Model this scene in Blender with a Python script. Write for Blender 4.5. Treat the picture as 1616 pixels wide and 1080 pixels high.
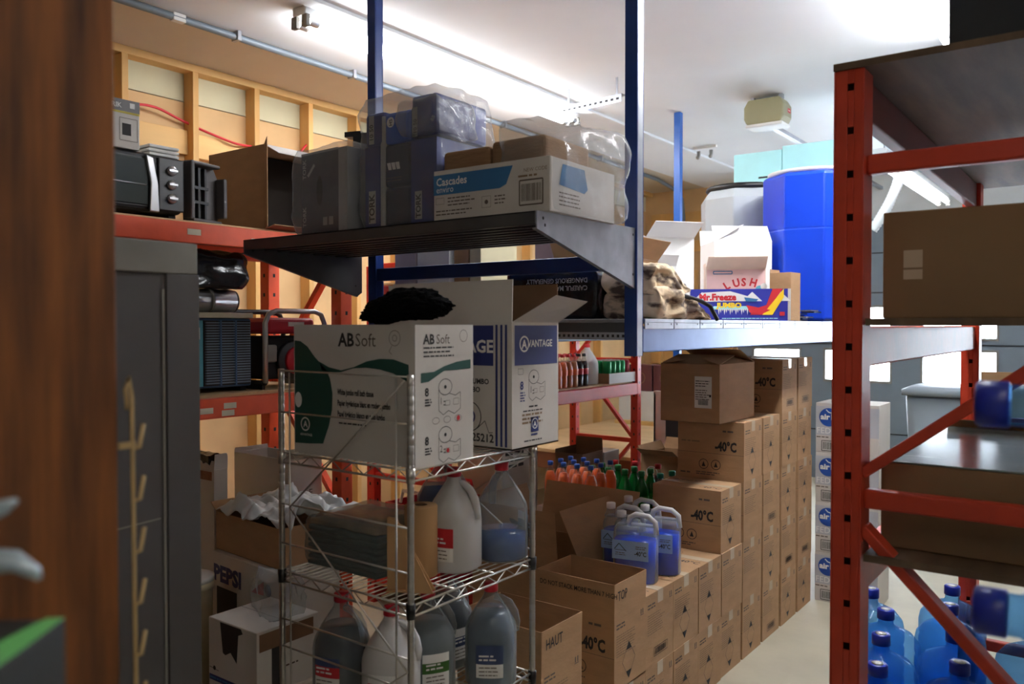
import bpy, bmesh, math, random
from math import pi, sin, cos, radians as R, sqrt
from mathutils import Vector as V, Matrix, noise
for o in list(bpy.data.objects): bpy.data.objects.remove(o)
SC=bpy.context.scene; COL=SC.collection
# ---------------- camera
cam=bpy.data.cameras.new('camera'); co=bpy.data.objects.new('camera',cam); COL.objects.link(co); SC.camera=co
cam.sensor_width=36; cam.lens=1300/1616*36; co.location=(0,0,1.65); co.rotation_euler=(R(90-1.15),0,R(36.6))
cam.clip_start=.05; cam.dof.use_dof=True; cam.dof.focus_distance=3.6; cam.dof.aperture_fstop=3.5
# ---------------- world: overcast daylight outside the garage door windows
W=bpy.data.worlds.new('world'); SC.world=W; W.use_nodes=True
bg=W.node_tree.nodes['Background']; bg.inputs[0].default_value=(.86,.93,1,1); bg.inputs[1].default_value=17
SC.view_settings.view_transform='Standard'; SC.view_settings.look='None'; SC.view_settings.gamma=1
SC.view_settings.exposure=1.0
TUBE=24   # fluorescent tube strength
TUBE2=14
# ---------------- materials
def lin(c):
    return tuple(((x/255)/12.92 if x<=10 else ((x/255+.055)/1.055)**2.4) for x in c)
MATS={}
def mat(n,c=None,rough=.6,metal=0,var=.12,scale=6,stretch=(1,1,1),bump=0,bscale=60,emit=0,clear=0,spec=.5,c2=None,trans=0,fres=.35,pos=(.3,.7)):
    if n in MATS: return MATS[n]
    m=bpy.data.materials.new(n); m.use_nodes=True; nt=m.node_tree; N=nt.nodes; L=nt.links
    p=N['Principled BSDF']; p.inputs['Roughness'].default_value=rough; p.inputs['Metallic'].default_value=metal
    p.inputs['Specular IOR Level'].default_value=spec
    col=lin(c)
    tc=N.new('ShaderNodeTexCoord'); mp=N.new('ShaderNodeMapping'); mp.inputs['Scale'].default_value=stretch
    L.new(tc.outputs['Object'],mp.inputs[0])
    if var>0:
        nz=N.new('ShaderNodeTexNoise'); nz.inputs['Scale'].default_value=scale; nz.inputs['Detail'].default_value=5
        L.new(mp.outputs[0],nz.inputs['Vector'])
        rp=N.new('ShaderNodeValToRGB'); d=c2 and lin(c2) or tuple(x*(1-var) for x in col)
        rp.color_ramp.elements[0].position=pos[0]; rp.color_ramp.elements[1].position=pos[1]
        rp.color_ramp.elements[0].color=d+(1,); rp.color_ramp.elements[1].color=tuple(min(1,x*(1+var*.5)) for x in col)+(1,)
        L.new(nz.outputs[0],rp.inputs[0]); L.new(rp.outputs[0],p.inputs['Base Color'])
    else: p.inputs['Base Color'].default_value=col+(1,)
    if bump>0:
        nb=N.new('ShaderNodeTexNoise'); nb.inputs['Scale'].default_value=bscale; nb.inputs['Detail'].default_value=4
        L.new(mp.outputs[0],nb.inputs['Vector']); b=N.new('ShaderNodeBump'); b.inputs['Strength'].default_value=bump; b.inputs['Distance'].default_value=.01
        L.new(nb.outputs[0],b.inputs['Height']); L.new(b.outputs[0],p.inputs['Normal'])
    if emit: 
        p.inputs['Emission Color'].default_value=col+(1,); p.inputs['Emission Strength'].default_value=emit
    if clear>0:
        t=N.new('ShaderNodeBsdfTransparent'); t.inputs[0].default_value=tuple(.5+.5*x for x in col)+(1,) if trans==0 else tuple(max(.05,x) for x in lin(trans))+(1,)
        mx=N.new('ShaderNodeMixShader'); fr=N.new('ShaderNodeLayerWeight'); fr.inputs[0].default_value=.35
        ma=N.new('ShaderNodeMath'); ma.operation='MULTIPLY_ADD'; ma.inputs[1].default_value=clear*fres; ma.inputs[2].default_value=1-clear
        L.new(fr.outputs['Facing'],ma.inputs[0]); L.new(ma.outputs[0],mx.inputs[0]); L.new(t.outputs[0],mx.inputs[1]); L.new(p.outputs[0],mx.inputs[2])
        L.new(mx.outputs[0],N['Material Output'].inputs[0])
    MATS[n]=m; return m
CB=mat('cardboard',(176,138,100),.85,var=.1,scale=9,stretch=(1,1,3),bump=.1,bscale=40)
CBD=mat('cardboard_dark',(120,88,62),.88,var=.15,scale=7)
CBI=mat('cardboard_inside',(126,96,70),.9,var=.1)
WCB=mat('white_carton',(206,200,192),.7,var=.07,scale=5,bump=.05)
INK=mat('black_ink',(38,36,36),.7,var=0); GINK=mat('grey_ink',(96,84,74),.8,var=0); FINK=mat('faded_ink',(134,110,84),.85,var=0)
TAPE=mat('packing_tape',(206,186,160),.25,var=.05)
BLU=mat('navy_print',(38,48,110),.6,var=.08); CBLUE=mat('print_blue',(52,112,160),.6,var=.06)
GRN=mat('dark_green_print',(18,72,62),.6,var=.06); PAPER=mat('paper_white',(232,230,226),.7,var=.03)
REDP=mat('red_print',(200,38,48),.5,var=.05); YEL=mat('yellow_print',(246,206,40),.5,var=.03)
WOOD=mat('pine_wood',(214,166,98),.65,var=.25,scale=5,stretch=(1,1,.18),bump=.12,bscale=30)
WOODH=mat('pine_wood_rail',(222,178,112),.65,var=.22,scale=5,stretch=(1,.15,1),bump=.1,bscale=30)
PLY=mat('plywood_deck',(204,172,128),.7,var=.16,scale=5,stretch=(.3,1,1),bump=.06)
PLYD=mat('weathered_plywood',(106,84,62),.7,var=.4,scale=4,stretch=(4,.5,1),bump=.15,bscale=20)
BOARD=mat('stained_board',(138,80,28),.65,var=.35,scale=6,stretch=(3,5,.5),bump=.05,bscale=30,c2=(74,40,12))
SHEATH=mat('tan_sheathing',(210,172,122),.75,var=.14,scale=3); PALE=mat('pale_sheathing',(206,200,166),.8,var=.08,scale=3)
ORG=mat('orange_red_steel',(196,62,34),.42,var=.16,scale=10,bump=.05); ORL=mat('orange_painted_steel',(240,92,50),.4,var=.12,scale=10,bump=.05); ORGD=mat('maroon_steel',(112,42,34),.5,var=.15)
RED2=mat('bright_red_steel',(214,52,40),.4,var=.1,scale=10)
NAVY=mat('navy_blue_steel',(24,56,124),.35,var=.1,scale=8); MBLUE=mat('bright_blue_steel',(18,92,182),.35,var=.08)
GALV=mat('galvanised_steel',(168,172,180),.35,metal=.75,var=.2,scale=14); DSTEEL=mat('dark_grey_steel',(84,84,86),.42,metal=.5,var=.15,scale=9)
CHROME=mat('chrome_wire',(196,192,184),.28,metal=.9,var=.08); SILV=mat('brushed_silver',(190,190,192),.3,metal=.85,var=.05)
GREYM=mat('grey_painted_metal',(84,80,80),.45,var=.08,scale=4); GREYL=mat('worn_grey_rim',(128,124,116),.6,var=.2)
BLK=mat('black_plastic',(22,22,24),.4,var=.1); BLKR=mat('black_rubber',(18,18,18),.8,var=.1)
HDPE=mat('milky_plastic',(224,222,220),.38,var=.04,clear=.22); HDPEC=mat('clear_milky_plastic',(214,220,222),.3,var=.03,clear=.86)
CAPR=mat('red_cap',(186,24,44),.4,var=.05); LIQB=mat('blue_liquid',(24,74,140),.2,var=.05); LIQD=mat('dark_blue_liquid',(34,46,62),.25,var=.08); LIQG=mat('grey_liquid',(104,116,124),.3,var=.08)
LIQW=mat('bright_blue_fluid',(0,72,226),.2,var=.05)
PET=mat('clear_bottle_plastic',(236,240,240),.1,var=0,clear=.94); PETG=mat('green_bottle_plastic',(24,140,60),.12,var=.02,clear=.5,trans=(60,190,90))
BAG=mat('clear_plastic_bag',(222,224,226),.07,var=.04,clear=.9,bump=1,bscale=13,spec=.9); BAGW=mat('white_plastic_bag',(226,230,230),.3,var=.04,clear=.2,bump=.3,bscale=18)
WRAP=mat('stretch_wrap',(190,200,200),.12,var=.05,clear=.86,bump=.7,bscale=12,stretch=(1,1,4))
JUGB=mat('blue_water_bottle_plastic',(74,150,232),.08,var=.03,clear=.9,trans=(176,218,252)); JUGC=mat('royal_blue_cap',(20,40,150),.35,var=.05)
BBAG=mat('black_bag_plastic',(20,20,22),.22,var=.1,bump=.4,bscale=15)
CEIL=mat('ceiling_white',(232,236,240),.9,var=.03,scale=2); CEILB=mat('ceiling_unpainted',(208,194,172),.9,var=.06,scale=2)
WALLW=mat('wall_white',(206,208,206),.9,var=.05); CONC=mat('concrete_floor',(186,178,156),.55,var=.14,scale=3,bump=.08,bscale=20)
DOORG=mat('grey_door_panel',(112,124,134),.5,var=.06); GLASS=mat('window_glass',(235,240,245),.05,var=0,clear=.9)
# ---------------- mesh builder
TXT={}
def text_mesh(s,bold):
    k=(s,bold)
    if k not in TXT:
        cu=bpy.data.curves.new('t','FONT'); cu.body=s; cu.size=1; cu.offset=bold; cu.resolution_u=2; cu.align_x='LEFT'
        o=bpy.data.objects.new('t',cu); COL.objects.link(o); dg=bpy.context.evaluated_depsgraph_get(); dg.update()
        me=bpy.data.meshes.new_from_object(o.evaluated_get(dg)); 
        vs=[tuple(v.co) for v in me.vertices]; fs=[tuple(p.vertices) for p in me.polygons]
        bpy.data.objects.remove(o); bpy.data.meshes.remove(me); bpy.data.curves.remove(cu)
        w=max([v[0] for v in vs] or [0]); TXT[k]=(vs,fs,w)
    return TXT[k]
I4=Matrix.Identity(4)
class MB:
    def __init__(s): s.v=[];s.f=[];s.mi=[];s.sm=[];s.mats=[];s.M=I4
    def add(s,vs,fs,m,smooth=False):
        b=len(s.v); s.v+=[tuple(s.M@V(v)) for v in vs]
        if m not in s.mats: s.mats.append(m)
        i=s.mats.index(m)
        for f in fs: s.f.append([b+k for k in f]); s.mi.append(i); s.sm.append(smooth)
        return s
    def box(s,x0,x1,y0,y1,z0,z1,m):
        vs=[(x,y,z) for z in (z0,z1) for x,y in ((x0,y0),(x1,y0),(x1,y1),(x0,y1))]
        return s.add(vs,[(3,2,1,0),(4,5,6,7),(0,1,5,4),(1,2,6,5),(2,3,7,6),(3,0,4,7)],m)
    def hexa(s,b,t,m): # bottom 4 pts ccw, top 4
        return s.add(list(b)+list(t),[(3,2,1,0),(4,5,6,7),(0,1,5,4),(1,2,6,5),(2,3,7,6),(3,0,4,7)],m)
    def tube(s,pts,r,m,n=8,closed=False):
        pts=[V(p) for p in pts]; N=len(pts); vs=[];fs=[]
        up=None
        for i,p in enumerate(pts):
            if closed: d=pts[(i+1)%N]-pts[i-1]
            else: d=pts[min(i+1,N-1)]-pts[max(i-1,0)]
            d.normalize()
            if up is None: up=V((0,0,1)) if abs(d.z)<.9 else V((1,0,0))
            a=up.cross(d)
            if a.length<1e-4: a=V((1,0,0)).cross(d)
            a.normalize(); b=d.cross(a); up=b
            rr=r[i] if isinstance(r,(list,tuple)) else r
            for k in range(n): t=2*pi*k/n; vs.append(p+a*cos(t)*rr+b*sin(t)*rr)
        for i in range(N if closed else N-1):
            j=(i+1)%N
            for k in range(n): fs.append((i*n+k,i*n+(k+1)%n,j*n+(k+1)%n,j*n+k))
        if not closed: fs+= [tuple(range(n-1,-1,-1)),tuple((N-1)*n+k for k in range(n))]
        return s.add(vs,fs,m,True)
    def lathe(s,prof,m,n=20,cap=True,smooth=True,c=(0,0),pw=2,sx=1,sy=1):
        vs=[];fs=[]
        for r,z in prof:
            for k in range(n):
                t=2*pi*k/n; q=(abs(cos(t))**pw+abs(sin(t))**pw)**(-1/pw)
                vs.append((c[0]+r*q*cos(t)*sx,c[1]+r*q*sin(t)*sy,z))
        for i in range(len(prof)-1):
            for k in range(n): fs.append((i*n+k,i*n+(k+1)%n,(i+1)*n+(k+1)%n,(i+1)*n+k))
        if cap: fs+=[tuple(range(n-1,-1,-1)),tuple((len(prof)-1)*n+k for k in range(n))]
        return s.add(vs,fs,m,smooth)
    def prism(s,poly,axis,a,b,m): # poly in the two other axes
        def P(u,v,w): return {'x':(w,u,v),'y':(u,w,v),'z':(u,v,w)}[axis]
        n=len(poly); vs=[P(u,v,a) for u,v in poly]+[P(u,v,b) for u,v in poly]
        return s.add(vs,[tuple(range(n-1,-1,-1)),tuple(range(n,2*n))]+[(k,(k+1)%n,n+(k+1)%n,n+k) for k in range(n)],m)
    def bar(s,p,q,w,h,m,up=(0,0,1)):
        p=V(p);q=V(q);d=(q-p).normalized();u=V(up); a=d.cross(u).normalized()*w/2; b=a.cross(d).normalized()*h/2
        return s.hexa([p-a-b,p+a-b,p+a+b,p-a+b],[q-a-b,q+a-b,q+a+b,q-a+b],m)
    # ---- prints on a plane: set face first
    def face(s,o,u,v,e=.0008):
        s.fo=V(o);s.fu=V(u).normalized();s.fv=V(v).normalized();s.fn=s.fu.cross(s.fv);s.fe=e; return s
    def fp(s,a,b,k=1): return s.fo+s.fu*a+s.fv*b+s.fn*s.fe*k
    def text(s,t,u,v,size,m,bold=.0,sx=1,rot=0,k=1,align=0):
        vs,fs,w=text_mesh(t,bold)
        if align==1: u-=w*size*sx/2*cos(rot); v-=w*size*sx/2*sin(rot)
        c,q=cos(rot),sin(rot)
        return s.add([s.fp(u+(x*sx*c-y*q)*size,v+(x*sx*q+y*c)*size,k) for x,y,_ in vs],fs,m)
    def rect(s,u0,v0,u1,v1,m,k=1): return s.add([s.fp(u0,v0,k),s.fp(u1,v0,k),s.fp(u1,v1,k),s.fp(u0,v1,k)],[(0,1,2,3)],m)
    def poly(s,pts,m,k=1): return s.add([s.fp(a,b,k) for a,b in pts],[tuple(range(len(pts)))],m)
    def line(s,pts,w,m,k=1,closed=False):
        if closed: pts=list(pts)+[pts[0]]
        for (a,b),(c,d) in zip(pts,pts[1:]):
            l=max(1e-6,sqrt((c-a)**2+(d-b)**2)); nx,ny=-(d-b)/l*w/2,(c-a)/l*w/2
            s.add([s.fp(a-nx,b-ny,k),s.fp(c-nx,d-ny,k),s.fp(c+nx,d+ny,k),s.fp(a+nx,b+ny,k)],[(0,1,2,3)],m)
        return s
    def ring(s,u,v,r,w,m,k=1,n=24,sx=1): return s.line([(u+r*sx*cos(2*pi*i/n),v+r*sin(2*pi*i/n)) for i in range(n)],w,m,k,True)
    def disc(s,u,v,r,m,k=1,n=24,sx=1): return s.poly([(u+r*sx*cos(2*pi*i/n),v+r*sin(2*pi*i/n)) for i in range(n)],m,k)
    def lines(s,u,v,w,n,pitch,th,m,seed=0,k=1): # rows of small print
        rg=random.Random(seed)
        for i in range(n):
            x=u; end=u+w*rg.uniform(.7,1)
            while x<end:
                l=min(end-x,th*rg.uniform(1.5,6)); s.rect(x,v-i*pitch,x+l,v-i*pitch+th,m,k); x+=l+th*.8
        return s
    def barcode(s,u,v,w,h,m,seed=1,fr=True,k=1):
        rg=random.Random(seed); x=u+w*.08
        while x<u+w*.92:
            b=rg.uniform(.01,.035)*w; s.rect(x,v+h*.15,x+b,v+h*.85,m,k); x+=b+rg.uniform(.015,.03)*w
        if fr: s.line([(u,v),(u+w,v),(u+w,v+h),(u,v+h)],h*.06,m,k,True)
        return s
    def build(s,name,parent=None,loc=None,rot=None,bevel=0,seg=2,sub=0):
        me=bpy.data.meshes.new(name); me.from_pydata(s.v,[],s.f); me.update()
        for m in s.mats: me.materials.append(m)
        me.polygons.foreach_set('material_index',s.mi); me.polygons.foreach_set('use_smooth',s.sm)
        o=bpy.data.objects.new(name,me); COL.objects.link(o)
        if parent: o.parent=parent
        if loc: o.location=loc
        if rot: o.rotation_euler=rot
        if bevel: 
            b=o.modifiers.new('bevel','BEVEL'); b.width=bevel; b.segments=seg; b.limit_method='ANGLE'; b.angle_limit=R(40)
        if sub: 
            b=o.modifiers.new('sub','SUBSURF'); b.levels=b.render_levels=sub
        return o
def tag(o,label=None,cat=None,group=None,kind=None):
    for k,v in (('label',label),('category',cat),('group',group),('kind',kind)):
        if v: o[k]=v
    return o
def thing(name,label,cat,loc=(0,0,0),rz=0,group=None):
    o=bpy.data.objects.new(name,None); COL.objects.link(o); o.empty_display_size=.05; o.location=loc; o.rotation_euler=(0,0,rz)
    return tag(o,label,cat,group)
def copy_tree(o,parent=None):
    c=o.copy(); COL.objects.link(c); c.parent=parent
    for ch in [x for x in bpy.data.objects if x.parent==o]: copy_tree(ch,c)
    return c
def dup(o,loc,rz,label,group=None):
    c=copy_tree(o); c.location=loc; c.rotation_euler=(0,0,rz); c['label']=label
    if group: c['group']=group
    return c
def struct(name,mb,parent=None,bevel=0):
    o=mb.build(name,parent,bevel=bevel)
    if not parent: o['kind']='structure'
    return o
# ---------------- the room
CZ=3.26; XL=-4.62; YB=9.1; XR=2.2; YF=-1.6
struct('floor',MB().box(XL-.3,XR+.2,YF-.2,YB+.2,-.1,0,CONC))
struct('ceiling',MB().box(-3.95,XR+.2,YF-.2,YB+.2,CZ,CZ+.1,CEIL))
struct('trim_2',MB().box(XL-.3,-3.95,YF-.2,YB+.2,CZ,CZ+.1,CEILB))
struct('trim_3',MB().box(-3.29,-3.2,YF,YB,CZ-.02,CZ,CEIL),bevel=.004)
wl=struct('wall_left',MB().box(XL-.25,XL-.1,YF-.2,YB+.2,0,3.04,SHEATH).box(XL-.25,XL-.1,YF-.2,YB+.2,3.046,CZ,PALE))
y=.7
for i in range(17):
    MB().box(XL-.1,XL,y-.02,y+.02,0,CZ-.045,WOOD).build('stud',wl,bevel=.003); y+=.449
MB().box(XL-.1,XL,YF,YB,CZ-.045,CZ,WOODH).build('top_plate',wl,bevel=.003)
for k,(y0,z0) in enumerate(((2.07,2.74),(2.52,2.71),(2.97,2.7),(1.6,2.72),(1.17,2.72),(3.42,2.6))):
    MB().box(XL-.1,XL-.06,y0,y0+.405,z0,z0+.15,WOODH).build('blocking',wl,bevel=.002)
def cr(P,n=8):
    P=[V(p) for p in P]; P=[P[0]*2-P[1]]+P+[P[-1]*2-P[-2]]; o=[]
    for i in range(1,len(P)-2):
        for k in range(n):
            t=k/n; a,b_,c_,d_=P[i-1:i+3]; o.append(.5*((2*b_)+(c_-a)*t+(2*a-5*b_+4*c_-d_)*t*t+(3*b_-a-3*c_+d_)*t**3))
    return o+[P[-2]]
# red electric cable through studs
cab=MB()
cab.tube(cr([(XL+.01,2.58,2.56),(XL+.02,2.50,2.70),(XL+.02,2.50,2.85),(XL,2.56,2.93),(XL-.03,2.7,2.95),(XL-.05,2.85,2.92),(XL-.05,2.97,2.89)]),.008,REDP,6)
cab.tube(cr([(XL-.05,2.97,2.89),(XL-.04,3.1,2.86),(XL-.02,3.25,2.83),(XL-.04,3.4,2.84)]),.008,REDP,6)
cab.tube(cr([(XL-.04,3.42,2.82),(XL,3.55,2.68),(XL+.01,3.68,2.62),(XL,3.8,2.68),(XL-.02,3.76,2.84),(XL-.03,3.86,2.96)]),.008,REDP,6)
tag(cab.build('electric_cable'),'red electric cable looping through the bare studs of the left wall','cable')
# back wall with the garage door
struct('wall_back',MB().box(XL-.25,-3.55,YB,YB+.2,0,CZ,SHEATH).box(-3.55,1.0,YB,YB+.2,2.75,CZ,WALLW).box(1.0,XR+.2,YB,YB+.2,0,CZ,WALLW))
wb=[o for o in COL.objects if o.name=='wall_back'][0]
for z0 in (2.86,2.52,1.95,1.2,.7): MB().box(XL,-3.56,YB-.04,YB,z0,z0+.13,WOOD).build('rail',wb,bevel=.003)
for x0 in (-4.5,-4.05,-3.62): MB().box(x0,x0+.04,YB-.08,YB-.041,0,2.3,WOOD).build('stud',wb,bevel=.003)
struct('wall_right',MB().box(XR,XR+.2,YF-.2,YB+.2,0,CZ,WALLW))
struct('wall_front',MB().box(XL-.25,XR+.2,YF-.2,YF,0,CZ,WALLW))
wx=[(-3.35,-2.85),(-2.57,-1.93),(-1.62,-.98),(-.68,-.04),(.26,.85)]; rows=((1.07,1.39),(1.52,1.84))
d=MB(); zz=[0,1.07,1.39,1.52,1.84,2.75]
for i in range(5):
    z0,z1=zz[i],zz[i+1]
    if (z0,z1) in rows:
        xs=[-3.55]+[c for w in wx for c in w]+[1.0]
        for k in range(0,len(xs),2): d.box(xs[k],xs[k+1],YB+.02,YB+.07,z0,z1,DOORG)
    else: d.box(-3.55,1.0,YB+.02,YB+.07,z0,z1,DOORG)
for z in (.53,1.455,1.99,2.4): d.box(-3.55,1.0,YB+.012,YB+.02,z-.006,z+.006,BLK)
door=struct('door_1',d)
for (a,b) in wx:
    for (z0,z1) in rows:
        w=MB()
        for q in ((a,b,z0-.02,z0+.005),(a,b,z1-.005,z1+.02),(a-.02,a,z0-.02,z1+.02),(b,b+.02,z0-.02,z1+.02)): w.box(q[0],q[1],YB+.005,YB+.02,q[2],q[3],GREYL)
        fr=w.build('window_frame',door); MB().box(a,b,YB+.04,YB+.046,z0,z1,GLASS).build('pane',fr)
# ---------------- fluorescent fixtures
EM=mat('tube_glow',(250,252,255),.5,var=0,emit=TUBE); EM2=mat('tube_glow_cool',(240,244,255),.5,var=0,emit=TUBE2)
WENAM=mat('white_enamel',(230,230,228),.4,var=.03)
def strip_light(x,y0,y1,z,label,em=EM):
    t=thing('strip_light',label,'ceiling light',(x,(y0+y1)/2,z)); h=(y1-y0)/2
    MB().box(-.05,.05,-h,h,.03,.075,WENAM).build('housing',t,bevel=.006)
    for s in (-1,1):
        MB().tube([(s*.04,-h+.02,0),(s*.04,h-.02,0)],.019,em,10).build('tube',t)
        for e in (-1,1):
            MB().box(s*.04-.02,s*.04+.02,e*(h-.012)-.012,e*(h-.012)+.012,-.03,.03,GREYL).tube([(s*.04,e*(h-.03),0),(s*.04,e*(h-.09),0)],.021,SILV,10).build('socket',t,bevel=.003)
    return t
strip_light(-3.36,2.72,5.3,CZ-.075,'long twin tube ceiling light running over the left racks')
strip_light(-.75,2.6,5.1,CZ-.075,'twin tube ceiling light above the tall orange rack at the right',mat('tube_glow_bright',(250,252,255),.5,var=0,emit=40))
strip_light(.9,-1.2,1.2,CZ-.075,'added unseen fill light behind the camera, built as a twin tube fitting',mat('fill_glow_dim',(255,244,228),.5,var=0,emit=6))  # fill light added out of view to lift the dark foreground
h=strip_light(-1.35,6.0,8.5,2.78,'lower hanging tube light seen through the top bay of the orange rack',EM2)
for yy in (-1.1,1.1): MB().tube([(0,yy,.075),(0,yy,CZ-2.78)],.004,GALV,5).build('hanger_wire',h)
# ceiling conduit
c=thing('conduit','grey electrical conduit along the ceiling above the left wall','pipe',(-3.95,3.5,CZ-.03))
MB().tube([(.03,-4.2,0),(.03,-1,0),(0,2,0),(-.12,4.6,0),(-.2,5.2,-.02),(-.22,5.45,-.1),(-.22,5.5,-.3),(-.22,5.5,-1.8)],.021,mat('dull_grey_conduit',(118,128,138),.5,metal=.3,var=.08),8).build('pipe',c)
for yy in (-3.0,-2.2,-1.55,-.75,0.1,.9,1.7,2.5,3.3,4.1):
    x=.03 if yy<-1 else .03-.03*(yy+1)/3 if yy<2 else -.12*(yy-2)/2.6
    MB().box(x-.03,x+.03,yy-.012,yy+.012,-.022,.03,GALV).build('strap',c,bevel=.002)
for yy in (-1.85,-1.1): MB().box(.03-.02,.03+.02,yy-.035,yy+.035,-.021,.021,WENAM).build('sticker',c,bevel=.004)
# perforated angle hanging near the ceiling
a=thing('slotted_angle_bracket','perforated steel angle hanging from the ceiling behind the paper towel bag','bracket',(-2.86,4.72,CZ-.17),R(-6))
b=MB().box(-.25,.25,0,.004,0,.05,GALV).box(-.25,.25,0,.06,.05,.054,GALV); b.face((-.25,0,0),(1,0,0),(0,0,1))
for k in range(11): b.rect(.02+k*.044,.018,.042+k*.044,.032,INK)
b.build('angle',a)
for x in (-.2,.2): MB().box(x-.008,x+.008,.02,.024,.054,.17,GALV).build('strap',a)
# garage door opener
g=thing('garage_door_opener','beige garage door opener bolted under the ceiling','door opener',(-2.03,5.74,3.03))
OL=mat('olive_beige_plastic',(150,146,112),.45,var=.05)
b=MB(); b.prism([(-.12,.03),(.12,.03),(.14,.07),(.14,.15),(.11,.2),(-.11,.2),(-.14,.15),(-.14,.07)],'y',-.08,.1,OL); b.face((.1405,-.08,0),(0,1,0),(0,0,1)); b.rect(.09,.1,.15,.13,REDP); b.rect(.1,.112,.14,.118,PAPER,2)
b.build('body',g,bevel=.01); MB().box(-.13,.13,-.075,.095,.008,.032,WENAM).build('lens',g,bevel=.008)
MB().box(.0,.04,.09,3.3,.01,.04,GALV).build('rail',g,bevel=.003)
for x in (-.1,.1): MB().box(x-.012,x+.012,-.02,.02,.198,CZ-3.03,GALV).build('strap',g)
# ceiling lamp hooks near far post
a=thing('lamp_holder_pair','pair of small lamp holders on the ceiling beyond the far blue post','lamp holder',(-3.05,7.0,CZ-.06))
for x in (-.05,.07): MB().tube([(x,0,0.02),(x,0,-.03),(x,-.02,-.04)],.018,SILV,8).build('socket',a)
MB().box(-.1,.12,-.015,.015,.04,.06,WENAM).build('base',a)
# flexible hose on the hanging light
hs=MB(); pts=[]
for i in range(40): t=i/39; pts.append((-1.35-.1*t-.1*t*t,6.7,2.80-.42*t)) 
hs.tube(pts,[.035+.007*(i%2) for i in range(40)],WENAM,12)
tag(hs.build('flexible_duct'),'short white corrugated duct hanging below the lower tube light','duct')
# ---------------- pallet racks
def post_mb(x,y,z1,w,d_,m,sgn=1,z0=0):
    b=MB(); t=.004
    b.box(x-w/2,x+w/2,y-d_/2,y+d_/2,z0,z1,m)
    return b
def pallet_rack(name,label,X0,X1,Y0,Y1,H,levels,m,decks=True,posts='near far',pw=.06,deckmat=PLY,bh=.095):
    t=thing(name,label,'storage rack',((X0+X1)/2,(Y0+Y1)/2,0)); cx,cy=(X0+X1)/2,(Y0+Y1)/2; hx,hy=(X1-X0)/2,(Y1-Y0)/2
    for sy in (-1,1):
        for sx in (-1,1):
            b=MB(); x=sx*(hx-pw/2); y=sy*(hy-pw/2); b.box(x-pw/2,x+pw/2,y-pw/2,y+pw/2,0,H,m)
            b.face((x+pw/2,y-pw/2,0),(0,1,0),(0,0,1))
            z=.1
            while z<H-.03: b.rect(pw*.4,z,pw*.6,z+.018,INK); z+=.1
            b.face((x-pw/2,y-pw/2,0),(1,0,0),(0,0,1)); z=.1
            while z<H-.03: b.rect(pw*.4,z,pw*.6,z+.018,INK); z+=.1
            b.build('post',t,bevel=.004)
        zs=[.12]; 
        while zs[-1]+.62<H: zs.append(zs[-1]+.62)
        y=sy*(hy-pw/2)
        for z in zs: MB().box(-hx+pw,hx-pw,y-.015,y+.015,z,z+.035,m).build('strut',t,bevel=.003)
        for i,(a,c_) in enumerate(zip(zs,zs[1:])):
            p,q=((-hx+pw,y,a+.05),(hx-pw,y,c_)) if i%2==0 else ((hx-pw,y,a+.05),(-hx+pw,y,c_))
            MB().bar(p,q,.025,.035,m,(0,1,0)).build('brace',t)
    for z in levels:
        for sx in (-1,1):
            x=sx*(hx-.022)
            MB().box(x-.022,x+.022,-hy+pw,hy-pw,z-bh,z-.012,m).build('beam',t,bevel=.004)
        if decks: MB().box(-hx+.045,hx-.045,-hy+pw*.2,hy-pw*.2,z-.012,z,deckmat).build('deck',t)
    return t
r1=pallet_rack('pallet_rack','orange-red rack on the left holding the toaster oven and generator',-3.62,-3.0,.3,2.74,2.1,(.3,1.36,2.075),ORL,pw=.07)
# paper tags on the beams
for k,(yy,z) in enumerate(((1.28,1.31),(1.66,1.285),(1.95,1.30),(2.05,1.285),(2.06,1.315),(1.45,2.03),(1.9,2.025),(2.2,2.01))):
    MB().box(.3105,.3115,yy-1.52-.03,yy-1.52+.03,z-.012,z+.012,mat('aged_paper',(226,214,190),.8)).build('price_tag',r1,rot=(0,0,0))
pallet_rack('pallet_rack','red rack behind the wire shelf stocked with small soda bottles',-3.62,-3.0,3.42,5.72,2.0,(.12,1.22,1.9),RED2,pw=.06,bh=.1)
# low platform and back wall things beyond the rack
p=thing('platform','low plywood topped platform beyond the red soda rack','platform',(-3.85,7.1,0))
MB().box(-.72,.8,-1.3,1.3,.57,.6,PLY).build('top',p,bevel=.003)
MB().box(-.7,.78,-1.29,-1.25,.43,.57,mat('dark_timber',(120,74,44),.7,var=.2)).build('apron',p,bevel=.003)
for x in (-.66,.74):
    for yy in (-1.2,1.2): MB().box(x-.04,x+.04,yy-.04,yy+.04,0,.57,WOOD).build('leg',p,bevel=.003)
# tall orange rack at right, with real square holes in the near post
RX0,RY0=-.605,2.2; HR=2.3
rr=thing('pallet_rack','tall orange-red rack with square holes at the right of the aisle','storage rack',(RX0+.5,RY0+1.1,0))
def holed_post(x,y,z1,m,w=.074,dp=.09):
    b=MB(); t=.004
    b.box(x,x+t,y,y+dp,0,z1,m); b.box(x+w-t,x+w,y,y+dp,0,z1,m); b.box(x+t,x+w-t,y+dp*.5,y+dp*.5+t,0,z1,ORGD)
    hw=.016; c=x+w*.56; pitch=.11; z=z1-.045-pitch*20
    while z+pitch<0.0: z+=pitch
    b.box(x+t,c-hw/2,y,y+t,0,z1,m); b.box(c+hw/2,x+w-t,y,y+t,0,z1,m); b.box(c-hw/2,c+hw/2,y,y+t,0,max(z-.009,.01),m)
    while z<z1:
        b.box(c-hw/2,c+hw/2,y,y+t,z+.009,min(z+pitch-.009,z1),m); z+=pitch
    return b
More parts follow.
